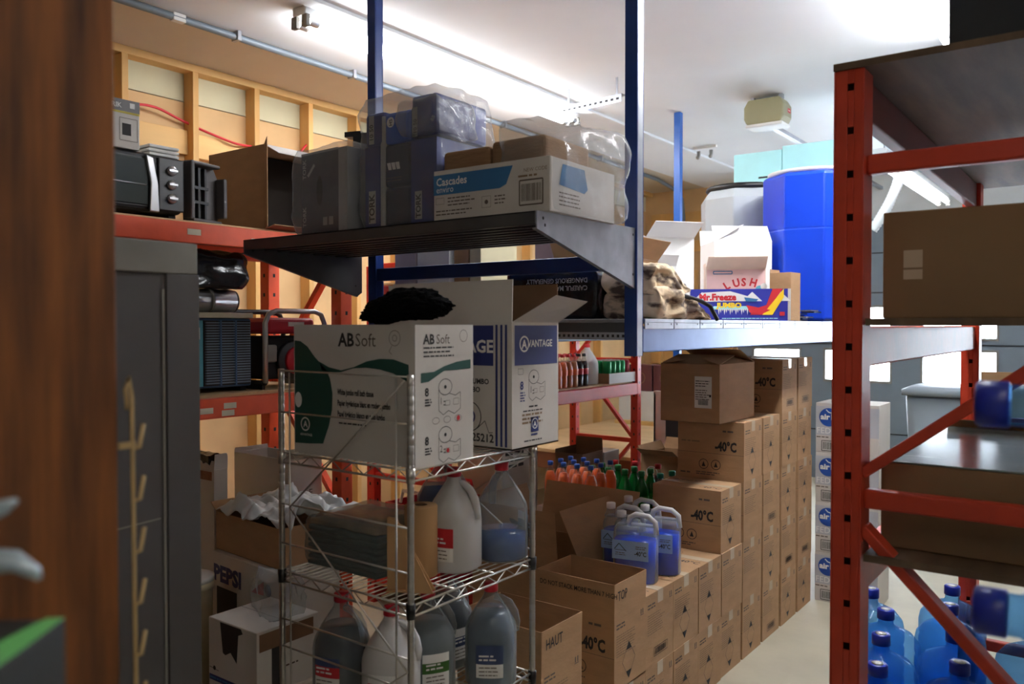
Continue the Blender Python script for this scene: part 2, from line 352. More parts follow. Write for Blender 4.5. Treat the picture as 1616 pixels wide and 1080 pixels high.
for yy in (0,2.1):
    for xx in (0,.93):
        holed_post(xx-.5,yy-1.1,HR,ORG).build('post',rr,bevel=.0015,seg=1)
yc=-1.1+.045
for yy in (yc,yc+2.1):
    for z in (2.035,1.18,.15): MB().box(-.426,.43,yy-.018,yy+.018,z,z+.05,ORG).build('strut',rr,bevel=.006)
    for (z0,z1,f) in ((1.27,1.27+.66,1),(1.13,.25,1)):
        MB().bar((-.43,yy-.0,z0),(.43,yy,z1),.028,.055,ORG,(0,1,0)).build('brace',rr,bevel=.004)
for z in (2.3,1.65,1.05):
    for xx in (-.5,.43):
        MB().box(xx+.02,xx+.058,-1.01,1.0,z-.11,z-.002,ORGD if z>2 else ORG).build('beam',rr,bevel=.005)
    (MB().box(-.5-.0,.51,-1.105,1.19,z,z+.018,PLYD) if z>2 else MB().box(-.42,.425,-1.095,1.085,z,z+.018,PLYD)).build('deck',rr)
# ---------------- blue mezzanine shelving
mz=thing('mezzanine_shelving','dark blue steel shelving with a galvanised deck in the middle of the room','storage rack',(-1.41,2.63,0))
PS=.05
for (x,y,z0,m) in ((-.0,0,1.54,NAVY),(-1.31,0,1.54,NAVY),(-1.31,3.14,0,MBLUE),(0,3.14,0,NAVY)):
    b=MB(); w=PS/2; tt=.005
    b.box(x-w,x+w,y-w,y-w+tt,z0,CZ-.004,m); b.box(x+w-tt,x+w,y-w+tt,y+w-tt,z0,CZ-.004,GALV if (x==0 and y==0) else m); b.box(x-w,x-w+tt,y-w+tt,y+w-tt,z0,CZ-.004,m); b.box(x-w,x+w,y+w-tt,y+w,z0,CZ-.004,m)
    b.build('post',mz,bevel=.002)
BB=mat('glossy_blue_grey_steel',(96,116,160),.28,metal=.4,var=.18,scale=8)
MB().box(-.02,.025,.025,3.115,1.553,1.645,BB).box(-.02,.028,.025,3.115,1.553,1.557,BB).build('side_beam',mz,bevel=.003)
MB().box(-1.335,-1.29,.025,3.115,1.553,1.645,NAVY).build('side_beam',mz,bevel=.003)
b=MB().box(-1.285,-.025,-.015,.02,1.625,1.66,DSTEEL); b.box(-1.285,-.025,-.02,-.015,1.598,1.625,GALV); b.face((-1.285,-.0205,1.598),(1,0,0),(0,0,1))
for k in range(60): b.rect(.01+k*.021,.009,.02+k*.021,.019,INK)
b.build('front_beam',mz)
MB().box(-1.285,-.025,3.12,3.16,1.57,1.66,NAVY).build('rear_beam',mz,bevel=.003)
MB().box(-1.285,-.025,-.02,.02,1.85,1.905,NAVY).build('cross_bar',mz,bevel=.003)
for k in range(13):
    y0=.03+k*.24; b=MB().box(-1.33,.03,y0,y0+.235,1.66,1.674,GALV).box(.026,.03,y0,y0+.235,1.637,1.66,GALV); b.face((.0305,y0,1.637),(0,1,0),(0,0,1)); b.disc(.02,.018,.004,INK); b.disc(.21,.018,.004,INK); b.build('deck_plank',mz,bevel=.0015,seg=1)
# cantilevered shelf on gusset brackets
sh=thing('bracket_shelf','dark steel shelf on triangular gussets holding the paper towel bales','shelf',(-2.1,2.32,1.95))
b=MB(); b.box(-.71,.7,-.32,-.316,-.0,.04,DSTEEL).box(-.71,.7,-.32,.28,.034,.04,DSTEEL)
for k in range(9): b.box(-.705,.695,-.29+k*.062,-.27+k*.062,.004,.034,DSTEEL)
b.build('pan',sh,bevel=.0015,seg=1)
for x,m in ((.702,GALV),(-.716,DSTEEL)):
    b=MB(); b.prism([(-.32,.04),(-.32,-.01),(.285,-.165),(.31,-.15),(.31,.045)],'x',x,x+.005,m); b.prism([(-.32,-.01),(-.32,-.014),(.285,-.169),(.285,-.165)],'x',x-.012,x+.005,m)
    b.face((x+.0052,0,0),(0,1,0),(0,0,1))
    for q in ((-.29,.02),(.27,.02),(.27,-.12),(-.28,.0)): b.disc(q[0],q[1],.005,INK)
    b.build('gusset',sh)
# ---------------- cartons
def walls(b,w,d_,h,m,mi,t=.004):
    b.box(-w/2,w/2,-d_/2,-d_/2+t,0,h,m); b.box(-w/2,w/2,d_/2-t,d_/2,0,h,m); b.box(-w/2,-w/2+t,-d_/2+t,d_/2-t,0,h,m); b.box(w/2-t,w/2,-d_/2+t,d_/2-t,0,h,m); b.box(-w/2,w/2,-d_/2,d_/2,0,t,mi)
    return b
def flap(b,a,c_,out,l,ang,m,t=.003,taper=0):
    """flap hinged on edge a->c_, folded by ang from vertical-up toward 'out'"""
    a=V(a);c_=V(c_);o=V(out).normalized(); dirn=V((0,0,1))*cos(ang)+o*sin(ang); nrm=o*cos(ang)-V((0,0,1))*sin(ang); e=(c_-a).normalized()*taper
    a2=a+dirn*l+e;c2=c_+dirn*l-e
    return b.hexa([a,c_,c_-nrm*t,a-nrm*t],[a2,c2,c2-nrm*t,a2-nrm*t],m)
def F(b,w,d_,h,f,e=.0008):
    if f=='x': return b.face((w/2,-d_/2,0),(0,1,0),(0,0,1),e)
    if f=='y': return b.face((-w/2,-d_/2,0),(1,0,0),(0,0,1),e)
    return b.face((-w/2,-d_/2,h),(1,0,0),(0,1,0),e)
def carton(name,label,cat,x0,x1,y0,y1,z0,z1,m=CB,prints=None,rz=0,open_=None,tape=True,group=None,mi=None,tm=None):
    """open_: dict side-> (angle,len) for flaps '-x','x','-y','y'"""
    w,d_,h=x1-x0,y1-y0,z1-z0; t=thing(name,label,cat,((x0+x1)/2,(y0+y1)/2,z0),rz,group); b=MB(); mi=mi or CBI
    if open_ is None: 
        b.box(-w/2,w/2,-d_/2,d_/2,0,h,m)
        if d_<=w: b.face((-w/2,0,h),(1,0,0),(0,1,0)).rect(0,-.001,w,.001,INK)
        else: b.face((0,-d_/2,h),(0,1,0),(-1,0,0)).rect(0,-.001,d_,.001,INK)
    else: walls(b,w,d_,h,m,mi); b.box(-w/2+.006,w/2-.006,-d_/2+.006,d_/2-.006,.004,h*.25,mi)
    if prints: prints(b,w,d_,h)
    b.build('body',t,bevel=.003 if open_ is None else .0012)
    if tape and open_ is None:
        tb=MB(); tm=tm or TAPE
        if d_<=w: tb.box(-w/2-.0006,w/2+.0006,-.024,.024,h-.05,h+.0012,tm)
        else: tb.box(-.024,.024,-d_/2-.0006,d_/2+.0006,h-.05,h+.0012,tm)
        tb.build('tape',t)
    if open_:
        for s,(ang,l) in open_.items():
            fb=MB(); q={'-y':((-w/2,-d_/2,h),(w/2,-d_/2,h),(0,-1,0)),'y':((w/2,d_/2,h),(-w/2,d_/2,h),(0,1,0)),'-x':((-w/2,d_/2,h),(-w/2,-d_/2,h),(-1,0,0)),'x':((w/2,-d_/2,h),(w/2,d_/2,h),(1,0,0))}[s]
            flap(fb,*q,l,R(ang),m,taper=.004); fb.build('flap',t)
    return t
# washer fluid cartons: 9 columns along the aisle
BX0,BX1=-1.84,-1.49; HB=.2925
ys=[2.637,2.89,3.136,3.378,3.633,3.898,4.180,4.462,4.742,5.021]
nrow=[2,2,2,2,3,4,4,5,5]
def washer_prints(kind):
    def f(b,w,d_,h):
        F(b,w,d_,h,'x')
        b.lines(.015,h-.045,.085,2,.013,.006,GINK,1); b.lines(.015,h-.085,.15,9,.0095,.0035,FINK,kind)
        b.rect(d_-.045,h-.05,d_-.038,h-.03,GINK); b.rect(d_-.03,h-.05,d_-.023,h-.03,GINK); b.rect(d_-.047,h-.055,d_-.02,h-.052,GINK)
        if kind==0:
            cx,cy,a,c_=.11,.095,.05,.07; b.line([(cx-a,cy),(cx,cy+c_),(cx+a,cy),(cx,cy-c_)],.0022,GINK,1,True)
            for s in (1,-1): b.poly([(cx-a*.42*s,cy+c_*.58*s),(cx+a*.42*s,cy+c_*.58*s),(cx,cy+c_*s)],INK,2)
        elif kind==1: b.barcode(.07,.035,.12,.035,INK,3)
        F(b,w,d_,h,'y')
        b.text('-40°C',w-.15,h*.5,.064,INK,.04,.72); b.lines(w-.11,h*.82,.08,1,.01,.009,GINK,4); b.rect(0,h*.44,w,h*.446,GINK)
        for u in (.14,.205):
            b.ring(u,h*.25,.024,.003,INK); b.poly([(u-.01,h*.25-.012),(u+.01,h*.25-.012),(u,h*.25+.014)],INK)
        b.lines(.1,h*.1,.14,2,.01,.005,GINK,5); b.lines(.02,h*.62,.12,1,.01,.008,FINK,9); b.lines(.015,h*.07,.06,1,.01,.008,GINK,10)
        b.face((-w/2,-d_/2,h),(1,0,0),(0,1,0)); b.text('-40°C',w-.13,.04,.045,INK,.01); b.lines(.03,.18,.2,2,.02,.01,GINK,7)
    return f
src=None
ords=['first','second','third','fourth','fifth','sixth','seventh','eighth','last']
lv=['floor','second','third','fourth','top']
protos=[carton('washer_fluid_carton','x','carton',0,BX1-BX0,0,.252,0,HB,CB,washer_prints(k)) for k in range(3)]
used=set(); rnd=random.Random(4)
pat={(1,0):0,(1,1):1,(2,1):0,(2,0):0,(3,1):0,(3,0):0,(4,2):0,(4,0):0,(4,1):2,(5,3):0,(5,2):2,(5,0):0,(5,1):2,(6,3):0,(6,2):1,(6,1):0,(6,0):1,(7,3):0,(7,2):0,(7,1):1,(7,0):0,(7,4):1,(8,4):1,(8,3):0,(8,2):0,(8,1):1,(8,0):0}
for i in range(9):
    for j in range(nrow[i]):
        k=pat.get((i,j),rnd.choice([0,1,2])); p0=protos[k]
        top='topmost' if j==nrow[i]-1 else ('on the floor' if j==0 else lv[j]+' level up')
        lab='-40°C carton, %s in the %s column past the TOP carton'%(top,ords[i]) 
        if i==0 and j==1: continue
        loc=((BX0+BX1)/2+rnd.uniform(-.004,.004),(ys[i]+ys[i+1])/2,j*HB)
        if k in used: o=dup(p0,loc,rnd.uniform(-.008,.008),lab,'washer fluid cartons along the aisle')
        else: o=p0; o.location=loc; o['label']=lab; o['group']='washer fluid cartons along the aisle'; used.add(k)
def flapped(label,x0,x1,y0,y1,z0,z1,word,side):
    w,d_,h=x1-x0,y1-y0,z1-z0
    t=carton('washer_fluid_carton',label,'carton',x0,x1,y0,y1,z0,z1,CB,washer_prints(0),open_={'-x':(-1,.115),'y':(1,.115)})
    fb=MB(); flap(fb,(w/2,-d_/2,h),(w/2,d_/2,h),(1,0,0),.115,R(1),CB); fb.face((w/2+.001,-d_/2,h),(0,1,0),(0,0,1),.0022); fb.text(word,.02,.05,.05,INK,.01,.75); fb.build('flap',t)
    fb=MB(); flap(fb,(-w/2,-d_/2,h),(w/2,-d_/2,h),(0,-1,0),.115,R(1),CB); fb.face((-w/2,-d_/2-.001,h),(1,0,0),(0,0,1),.0022); fb.text(side,.02,.065,.026,INK,.01,.78); fb.build('flap',t)
    return t
flapped('empty washer fluid carton with raised flaps reading TOP, nearest of the long stack',BX0,BX1,ys[0],ys[1]-.004,HB,HB*2-.004,'TOP','DO NOT STACK MORE THAN 7 HIGH')
flapped('open carton with raised flap reading HAUT beside the wire shelf',BX0-.01,BX1-.005,2.172,2.418,.272,.545,'HAUT','')
o=dup(protos[0],((BX0+BX1)/2-.007,2.295,-.021),0,'-40°C washer fluid carton under the open HAUT carton'); o.scale=(1,1,1)
o.location.z=-.0205
def bigp(b,w,d_,h):
    F(b,w,d_,h,'y'); b.rect(.185,h-.215,.275,h-.06,PAPER); b.lines(.19,h-.085,.075,3,.012,.004,INK,2,2); b.lines(.19,h-.13,.078,5,.011,.004,GINK,3,2); b.barcode(.2,h-.205,.06,.035,INK,4,False,2); b.rect(.262,h-.16,.272,h-.148,INK,2)
t=carton('large_carton','large brown carton with a white shipping label and domed top, resting on the stacked cartons','carton',-1.875,-1.56,3.79,4.235,HB*4+.001,HB*4+.29,CB,bigp,tape=False,open_={'-y':(-78,.2),'y':(-70,.2),'-x':(-80,.1),'x':(-72,.1)},rz=R(-1))
# ---------------- blue washer jugs on the cartons
def loft(b,secs,m,n=24,pw=3.2,smooth=True):
    """secs: (z,cx,cy,rx,ry,pw)"""
    vs=[];fs=[]
    for s in secs:
        z,cx,cy,rx,ry=s[:5]; p=s[5] if len(s)>5 else pw
        for k in range(n):
            t=2*pi*k/n; q=(abs(cos(t))**p+abs(sin(t))**p)**(-1/p); vs.append((cx+rx*q*cos(t),cy+ry*q*sin(t),z))
    for i in range(len(secs)-1):
        for k in range(n): fs.append((i*n+k,i*n+(k+1)%n,(i+1)*n+(k+1)%n,(i+1)*n+k))
    fs+=[tuple(range(n-1,-1,-1)),tuple((len(secs)-1)*n+k for k in range(n))]
    return b.add(vs,fs,m,smooth)
def fjug(label,loc,rz,src=None,group=None):
    if src: return dup(src,loc,rz,label,group)
    t=thing('washer_fluid_jug',label,'jug',loc,rz,group)
    b=MB(); loft(b,[(0,0,0,.085,.055),(.006,0,0,.092,.06),(.19,0,0,.092,.06),(.215,0,0,.089,.056),(.232,-.002,0,.078,.045)],HDPEC)
    loft(b,[(.228,-.062,0,.03,.03,2),(.25,-.062,0,.02,.02,2),(.262,-.062,0,.017,.017,2)],HDPEC,16); bd=b.build('body',t)
    MB().tube([(-.035,0,.226),(-.025,0,.262),(.0,0,.277),(.055,0,.272),(.083,0,.25),(.088,0,.2)],.0115,HDPE,8).build('handle',t)
    b=MB(); loft(b,[(.004,0,0,.086,.054),(.175,0,0,.088,.056)],LIQW); b.build('liquid',bd)
    b=MB(); b.lathe([(.02,.262),(.02,.285),(.018,.287)],PAPER,16,c=(-.062,0)); b.build('cap',t)
    LB=mat('pale_blue_label',(150,180,222),.5,var=.05)
    b=MB(); b.box(-.084,.07,-.0605,-.06,.1,.178,LB).face((-.084,-.0605,.1),(1,0,0),(0,0,1)); b.line([(.01,.04),(.03,.065),(.04,.055),(.06,.035)],.003,INK); b.line([(.012,.038),(.06,.038)],.002,INK); b.text('-40°C',.095,.02,.026,INK,.02,.8); b.lines(.1,.055,.045,2,.008,.003,GINK,2); b.lines(.015,.025,.05,2,.008,.003,GINK,3)
    b.build('label',t); return t
j=fjug('front blue washer fluid jug, its -40°C label facing the camera',(-1.625,3.055,HB*2),R(12),None,'blue washer fluid jugs on the cartons')
fjug('blue washer fluid jug at the right of the group on the carton stack',(-1.6,3.22,HB*2),R(14),j,'blue washer fluid jugs on the cartons')
fjug('blue washer fluid jug behind the front one, half hidden at its left',(-1.74,3.165,HB*2),R(8),j,'blue washer fluid jugs on the cartons')
j4=fjug('blue washer fluid jug furthest back with only its handle and cap showing',(-1.745,3.33,HB*2),R(5),j,'blue washer fluid jugs on the cartons')
# carton with handle hole leaning flap behind the jugs
t=carton('open_carton','tall open brown carton with an oval hand hole in its raised flap','carton',-2.42,-1.87,2.95,3.5,0,.6,CB,None,open_={'-x':(20,.24),'y':(15,.25)})
b=MB(); flap(b,(-.275,-.275,.6),(.2,-.275,.6),(0,-1,0),.235,R(-4),CB,taper=.03); b.face((-.275,-.278,.6),(1,0,0),(0,sin(R(4)),cos(R(4))),.004)
b.poly([(.27+.05*cos(a)*1.2,.15+.018*sin(a)-.03*cos(a)) for a in [2*pi*i/16 for i in range(16)]],INK); b.build('flap',t,bevel=.001)
b=MB(); flap(b,(.275,-.2,.6),(.275,.275,.6),(1,0,0),.26,R(-30),CB,taper=.02); b.build('flap',t)
# ---------------- wire shelf
SX0,SX1,SY0,SY1=-1.958,-1.445,1.515,2.05
wr=thing('wire_shelf','chrome wire shelving unit carrying two big tissue cartons and plastic jugs','shelving',((SX0+SX1)/2,(SY0+SY1)/2,0))
hx,hy=(SX1-SX0)/2,(SY1-SY0)/2
for sx in (-1,1):
    for sy in (-1,1):
        H_=1.525 if sy<0 else 1.285; b=MB(); pr=[(.009,0)]
        for k in range(int(H_/.025)): z=.02+k*.025; pr+=[(.009,z),(.0082,z+.002),(.009,z+.004)]
        pr+=[(.009,H_)]; b.lathe(pr,CHROME,12,c=(sx*hx,sy*hy)); b.build('post',wr)
        MB().lathe([(.012,0),(.014,.006),(.014,.02),(.0095,.024)],BLK,12,c=(sx*hx,sy*hy)).build('foot',wr)
def wire_shelf(z):
    b=MB(); r=.0032
    for (p,q) in (((-hx,-hy),(hx,-hy)),((hx,-hy),(hx,hy)),((hx,hy),(-hx,hy)),((-hx,hy),(-hx,-hy))):
        b.tube([(p[0],p[1],z),(q[0],q[1],z)],r,CHROME,6); b.tube([(p[0],p[1],z-.028),(q[0],q[1],z-.028)],r,CHROME,6)
        n=12; pts=[(p[0]+(q[0]-p[0])*k/n,p[1]+(q[1]-p[1])*k/n,z-(.0 if k%2 else .028)) for k in range(n+1)]; b.tube(pts,.002,CHROME,5)
    for k in range(1,20): x=-hx+2*hx*k/20; b.tube([(x,-hy,z+.002),(x,hy,z+.002)],.0019,CHROME,5)
    for yy in (-hy*.33,hy*.33): b.tube([(-hx,yy,z-.003),(hx,yy,z-.003)],.003,CHROME,5)
    for sx in (-1,1):
        for sy in (-1,1): b.lathe([(.0115,z-.032),(.013,z+.006)],BLK if z<1 else CHROME,12,c=(sx*hx,sy*hy))
    return b.build('shelf',wr)
for z in (1.282,.936,.585,.15): wire_shelf(z)
for zz in ((1.52,1.40),(1.135,1.02),(.80,.72)):
    b=MB(); y=-hy-.004
    for z in zz: b.tube([(-hx,y,z),(hx,y,z)],.0028,CHROME,6)
    b.build('guard_rail',wr)
b=MB()
for x in (-hx+.045,hx-.045): b.tube([(x,-hy-.006,.3),(x,-hy-.006,1.515)],.0028,CHROME,6)
b.build('guard_upright',wr)
for pq in (((hx-.01,1.51),(-hx+.05,1.13)),((-hx+.05,1.13),(hx,.77)),((hx,.77),(-hx+.02,.42))):
    MB().tube([(pq[0][0],-hy-.012,pq[0][1]),(pq[1][0],-hy-.012,pq[1][1])],.0026,CHROME,6).build('diagonal_wire',wr)
for pq in (((hx,1.26),(-hx,.95)),((-hx,1.26),(hx,.95))): MB().tube([(pq[0][0],hy+.008,pq[0][1]),(pq[1][0],hy+.008,pq[1][1])],.0026,CHROME,6).build('diagonal_wire',wr)
# ABSoft carton
def wave(b,pts_top,pts_bot,m): 
    for (a,c_),(d1,e1) in zip(zip(pts_top,pts_top[1:]),zip(pts_bot,pts_bot[1:])): b.poly([d1,e1,c_,a],m)
def roll_icon(b,u,v,s,lines=True):
    b.ring(u,v,.026*s,.0018,INK,sx=1.25); b.disc(u,v,.006*s,INK)
    b.line([(u-.032*s,v-.005*s),(u-.032*s,v-.075*s),(u-.01*s,v-.09*s),(u+.015*s,v-.078*s),(u+.045*s,v-.09*s),(u+.075*s,v-.075*s),(u+.075*s,v-.02*s),(u+.05*s,v-.03*s),(u+.02*s,v-.022*s)],.0015,INK)
    b.line([(u+.0*s,v-.045*s),(u+.022*s,v-.045*s),(u+.022*s,v-.06*s),(u,v-.06*s)],.001,GINK,1,True); b.line([(u+.04*s,v-.04*s),(u+.066*s,v-.04*s),(u+.066*s,v-.06*s),(u+.04*s,v-.06*s)],.001,GINK,1,True)
def ab_p(b,w,d_,h):
    F(b,w,d_,h,'y'); top=[];bot=[]
    # big green lobe left
    n=24; lob=[(0.005,.035),(.005,h-.045)]
    ctrl=[(.05,h-.05),(.09,h-.075),(.13,h-.105)]
    pts=[(0.004,h-.045),(.03,h-.047),(.06,h-.062),(.09,h-.09),(.115,h-.108),(.14,h-.125),(.155,h-.15),(.165,h-.19),(.163,h-.235),(.15,h-.28),(.125,.035),(.06,.03),(.004,.028)]
    b.poly(pts,GRN)
    T=[(.11,h-.103),(.15,h-.118),(.2,h-.125),(.25,h-.115),(.3,h-.098),(.35,h-.09),(.4,h-.09),(.455,h-.103)]
    B_=[(.12,h-.128),(.15,h-.133),(.2,h-.13),(.25,h-.118),(.3,h-.115),(.35,h-.118),(.4,h-.127),(.455,h-.148)]
    for i in range(len(T)-1): b.poly([B_[i],B_[i+1],T[i+1],T[i]],GRN)
    b.text('AB',.19,h-.058,.05,INK,.03); b.text('Soft',.256,h-.058,.05,GINK,-.0)
    b.ring(.405,h-.035,.02,.0015,GINK); b.ring(.405,h-.035,.008,.0015,GINK); b.line([(.395,h-.055),(.385,h-.07),(.395,h-.078)],.0015,GINK)
    for i,s in enumerate(('White jumbo roll bath tissue','Papier hygiénique blanc en rouleau jumbo','Papel higiénico blanco en rollo jumbo')): b.text(s,.185,h-.192-i*.03,.022,INK,.035,.55)
    b.lines(.19,h-.272,.14,1,.01,.004,INK,3)
    b.disc(.02,h-.215,.022,PAPER,2,sx=.7); b.ring(.05,.085,.018,.004,PAPER,2); b.text('A',.042,.076,.026,PAPER,.02,1,0,2); b.text('ADVANTAGE',.028,.052,.0095,PAPER,.01,.9,0,2)
    F(b,w,d_,h,'x'); b.text('AB',.03,h-.05,.036,INK,.03,.95); b.text('Soft',.079,h-.05,.036,GINK,0,.95); b.lines(.03,h-.062,.12,3,.011,.004,INK,2); b.ring(.19,h-.03,.016,.0015,GINK)
    T=[(.02,h-.125),(.07,h-.123),(.11,h-.11),(.16,h-.1),(.22,h-.095)]; B_=[(.02,h-.15),(.05,h-.148),(.11,h-.122),(.16,h-.122),(.22,h-.12)]
    for i in range(4): b.poly([B_[i],B_[i+1],T[i+1],T[i]],GRN)
    for v,p in ((h-.185,'1'),(h-.312,'2')):
        b.text('8',.035,v,.03,INK,.03); b.lines(.035,v-.012,.03,3,.007,.004,INK,3); roll_icon(b,.115,v+.02,.82); b.text(p,.093,v-.025,.026,INK,0,.8); b.lines(.108,v-.02,.012,2,.009,.003,INK,4)
    for u,s in ((.065,'7½'),(.11,'9'),(.155,'')): b.ring(u+.012,h-.252,.0085,.0012,GINK,sx=1.6)
    b.disc(.168,h-.252,.007,REDP); b.disc(.125,h-.335,.006,REDP)
absoft=carton('tissue_carton','white ABSoft jumbo roll carton with a dark green wave, front of the wire shelf','carton',-1.922,-1.445,1.533,1.765,1.284,1.652,WCB,ab_p,tape=False)
def adv_p(b,w,d_,h):
    F(b,w,d_,h,'x'); b.rect(.012,h-.128,d_-.008,h-.01,BLU); b.ring(.06,h-.065,.022,.005,PAPER,2); b.text('A',.048,h-.078,.036,PAPER,.03,1,0,2); b.text('VANTAGE',.078,h-.074,.03,PAPER,.02,.95,0,2)
    b.line([(.03,h-.155),(.055,h-.155),(.055,h-.138),(.03,h-.138)],.001,INK,1,True); b.text('8',.04,h-.2,.034,BLU,.03); b.lines(.04,h-.212,.03,4,.008,.004,BLU,3); roll_icon(b,.11,h-.165,.8); b.text('1',.09,h-.212,.028,INK,0,.8); b.lines(.104,h-.207,.012,2,.009,.003,INK,4)
    b.lines(.085,h-.256,.05,1,.01,.005,INK,5); b.lines(.055,h-.268,.11,1,.01,.004,INK,6); b.lines(.05,h-.28,.13,3,.012,.006,FINK,7)
    b.rect(.095,.045,.135,.09,BLU); b.ring(.115,.07,.015,.0025,PAPER,2); b.text('A',.107,.06,.024,PAPER,.01,1,0,2); b.lines(.095,.034,.04,1,.01,.006,BLU,2); b.lines(.06,.018,.12,1,.01,.004,INK,8)
    F(b,w,d_,h,'y'); b.rect(w-.4,h-.13,w-.068,h-.01,BLU); b.text('ADVANTAGE',w-.385,h-.09,.052,PAPER,.03,1.02,0,2)
    for u in (.052,.034,.017): b.rect(w-u-.008,0.008,w-u,h-.008,BLU)
    b.text('TISSUE JUMBO',w-.225,h-.185,.022,INK,.03); b.text('PAPIER JUMBO',w-.26,h-.21,.022,INK,.03); b.ring(w-.16,h-.285,.045,.003,INK); b.ring(w-.16,h-.285,.02,.006,BLU); b.line([(w-.13,h-.32),(w-.1,h-.295),(w-.085,h-.33),(w-.07,h-.328)],.002,INK)
    b.text('325212',w-.168,.018,.034,INK,.02)
t=carton('tissue_carton','open white carton with navy ADVANTAGE print at the rear of the wire shelf','carton',-1.925,-1.43,1.925,2.17,1.284,1.66,WCB,adv_p,open_={'-y':(-4,.125),'-x':(6,.12)},mi=CBD)
b=MB(); flap(b,(.2475,.1225,.376),(-.2475,.1225,.376),(0,1,0),.12,R(-2),CBD); b.build('flap',t)
b=MB(); b.hexa([(.2475,-.1225,.376),(.2475,.1225,.376),(.2465,.1225,.374),(.2465,-.1225,.374)],[(.34,-.03,.455),(.35,.13,.44),(.349,.13,.438),(.339,-.03,.452)],WCB); b.build('flap',t)
# black fur hat on ABSoft
b=MB(); bm=bmesh.new(); bmesh.ops.create_icosphere(bm,subdivisions=5,radius=1)
vs=[]
for v in bm.verts:
    p=v.co.copy(); n=1+.16*noise.noise(p*2.2)+.1*noise.noise(p*9)+.09*noise.noise(p*26); p=V((p.x*.145,p.y*.07,max(-.8,p.z)*.048))*n
    p.z+=.012*sin(p.x*14+1); vs.append(p+V((0,0,.042)))
b.add(vs,[tuple(v.index for v in f.verts) for f in bm.faces],mat('black_fur',(9,9,10),.95,var=.2,scale=80,bump=.8,bscale=120,spec=.1),True); bm.free()
tag(b.build('fur_hat',loc=(-1.60,1.66,1.652),rot=(0,0,R(4))),'shaggy black fur bundle lying on the white ABSoft carton','clothing')
# ---------------- gallon jugs
def gallon(label,loc,rz,shell,liq,level,lab,group=None,cat='jug',cp=CAPR):
    t=thing('gallon_jug',label,cat,loc,rz,group)
    b=MB(); loft(b,[(0,0,0,.07,.07,2.6),(.008,0,0,.077,.077,2.5),(.14,0,0,.077,.077,2.5),(.15,0,0,.0765,.0765,2.4),(.155,0,0,.077,.077,2.3),(.17,0,0,.074,.074,2.2),(.2,0,0,.059,.059,2),(.235,0,0,.036,.036,2),(.255,0,0,.022,.022,2),(.272,0,0,.018,.018,2)],shell,28); bd=b.build('body',t)
    MB().tube([(0.01,-.0,.25),(.03,0,.247),(.055,0,.232),(.07,0,.205),(.076,0,.175),(.074,0,.15)],[.009,.011,.012,.0125,.0125,.011],shell,10).build('handle',t)
    if liq:
        s=[(.004,0,0,.069,.069,2.5),(.01,0,0,.074,.074,2.5)]
        for z,r_ in ((.14,.074),(.17,.071),(.2,.056),(.235,.033)):
            if z<level: s.append((z,0,0,r_,r_,2.3))
        r_=.074 if level<.15 else max(.03,.071-(level-.17)*.55); s.append((level,0,0,r_,r_,2.3)); b=MB(); loft(b,s,liq,28); b.build('liquid',bd)
    MB().lathe([(.021,.268),(.0215,.27),(.0215,.29),(.019,.293)],cp,20).build('cap',t)
    if lab:
        b=MB(); c1,c2,txt=lab; R0=.0785; n=8; a0=-1.15; vs=[]
        for k in range(n+1):
            a=a0+k*1.0/n+1.15-pi/2-.5+0; 
            q=(abs(cos(a))**2.5+abs(sin(a))**2.5)**(-1/2.5); 
            for z in (.035,.075,.105,.13): vs.append((R0*q*cos(a),R0*q*sin(a),z))
        for k in range(n):
            for i,m in ((0,PAPER),(1,c1),(2,c2)): b.add([vs[k*4+i],vs[(k+1)*4+i],vs[(k+1)*4+i+1],vs[k*4+i+1]],[(0,1,2,3)],m,True)
        b.face((-.035,-.0785,.0),(1,0,0),(0,0,1),.002); b.lines(.004,.065,.06,3,.011,.003,GINK,5); b.lines(.004,.098,.055,2,.011,.005,PAPER,8); b.build('label',bd)
    return t
z2=.94; z3=.589; WL=mat('teal_label',(60,110,130),.5,var=.03); BL=mat('navy_label',(54,70,110),.5,var=.03); GL=mat('green_label',(60,110,40),.5,var=.05)
gallon('white gallon jug with a red label on the middle wire shelf',(-1.575,1.835,z2),R(10),HDPE,None,0,(REDP,REDP,''))
gallon('half empty gallon jug of blue liquid at the right of the middle wire shelf',(-1.525,2.0,z2),R(150),HDPEC,LIQB,.085,(WL,PAPER,''))
gallon('gallon jug of blue liquid standing behind the white one on the middle wire shelf',(-1.75,1.975,z2),R(40),HDPEC,LIQB,.2,None)
gallon('dark liquid gallon jug at the left of the lower wire shelf',(-1.80,1.60,z3),R(15),HDPEC,LIQD,.2,(REDP,BL,''))
gallon('white gallon jug with a hollow handle at the front of the lower wire shelf',(-1.605,1.605,z3),R(25),HDPE,None,0,(REDP,PAPER,''))
gallon('gallon jug with a green label on the lower wire shelf',(-1.62,1.77,z3),R(60),HDPEC,LIQG,.2,(GL,PAPER,''))
gallon('dark blue gallon jug between two others at the back of the lower wire shelf',(-1.70,1.945,z3),R(80),HDPEC,LIQD,.21,(BL,PAPER,''))
gallon('large blue-grey gallon jug at the front right of the lower wire shelf',(-1.512,1.93,z3),R(35),HDPEC,mat('slate_blue_liquid',(70,92,116),.25,var=.06),.215,(BL,BL,''))
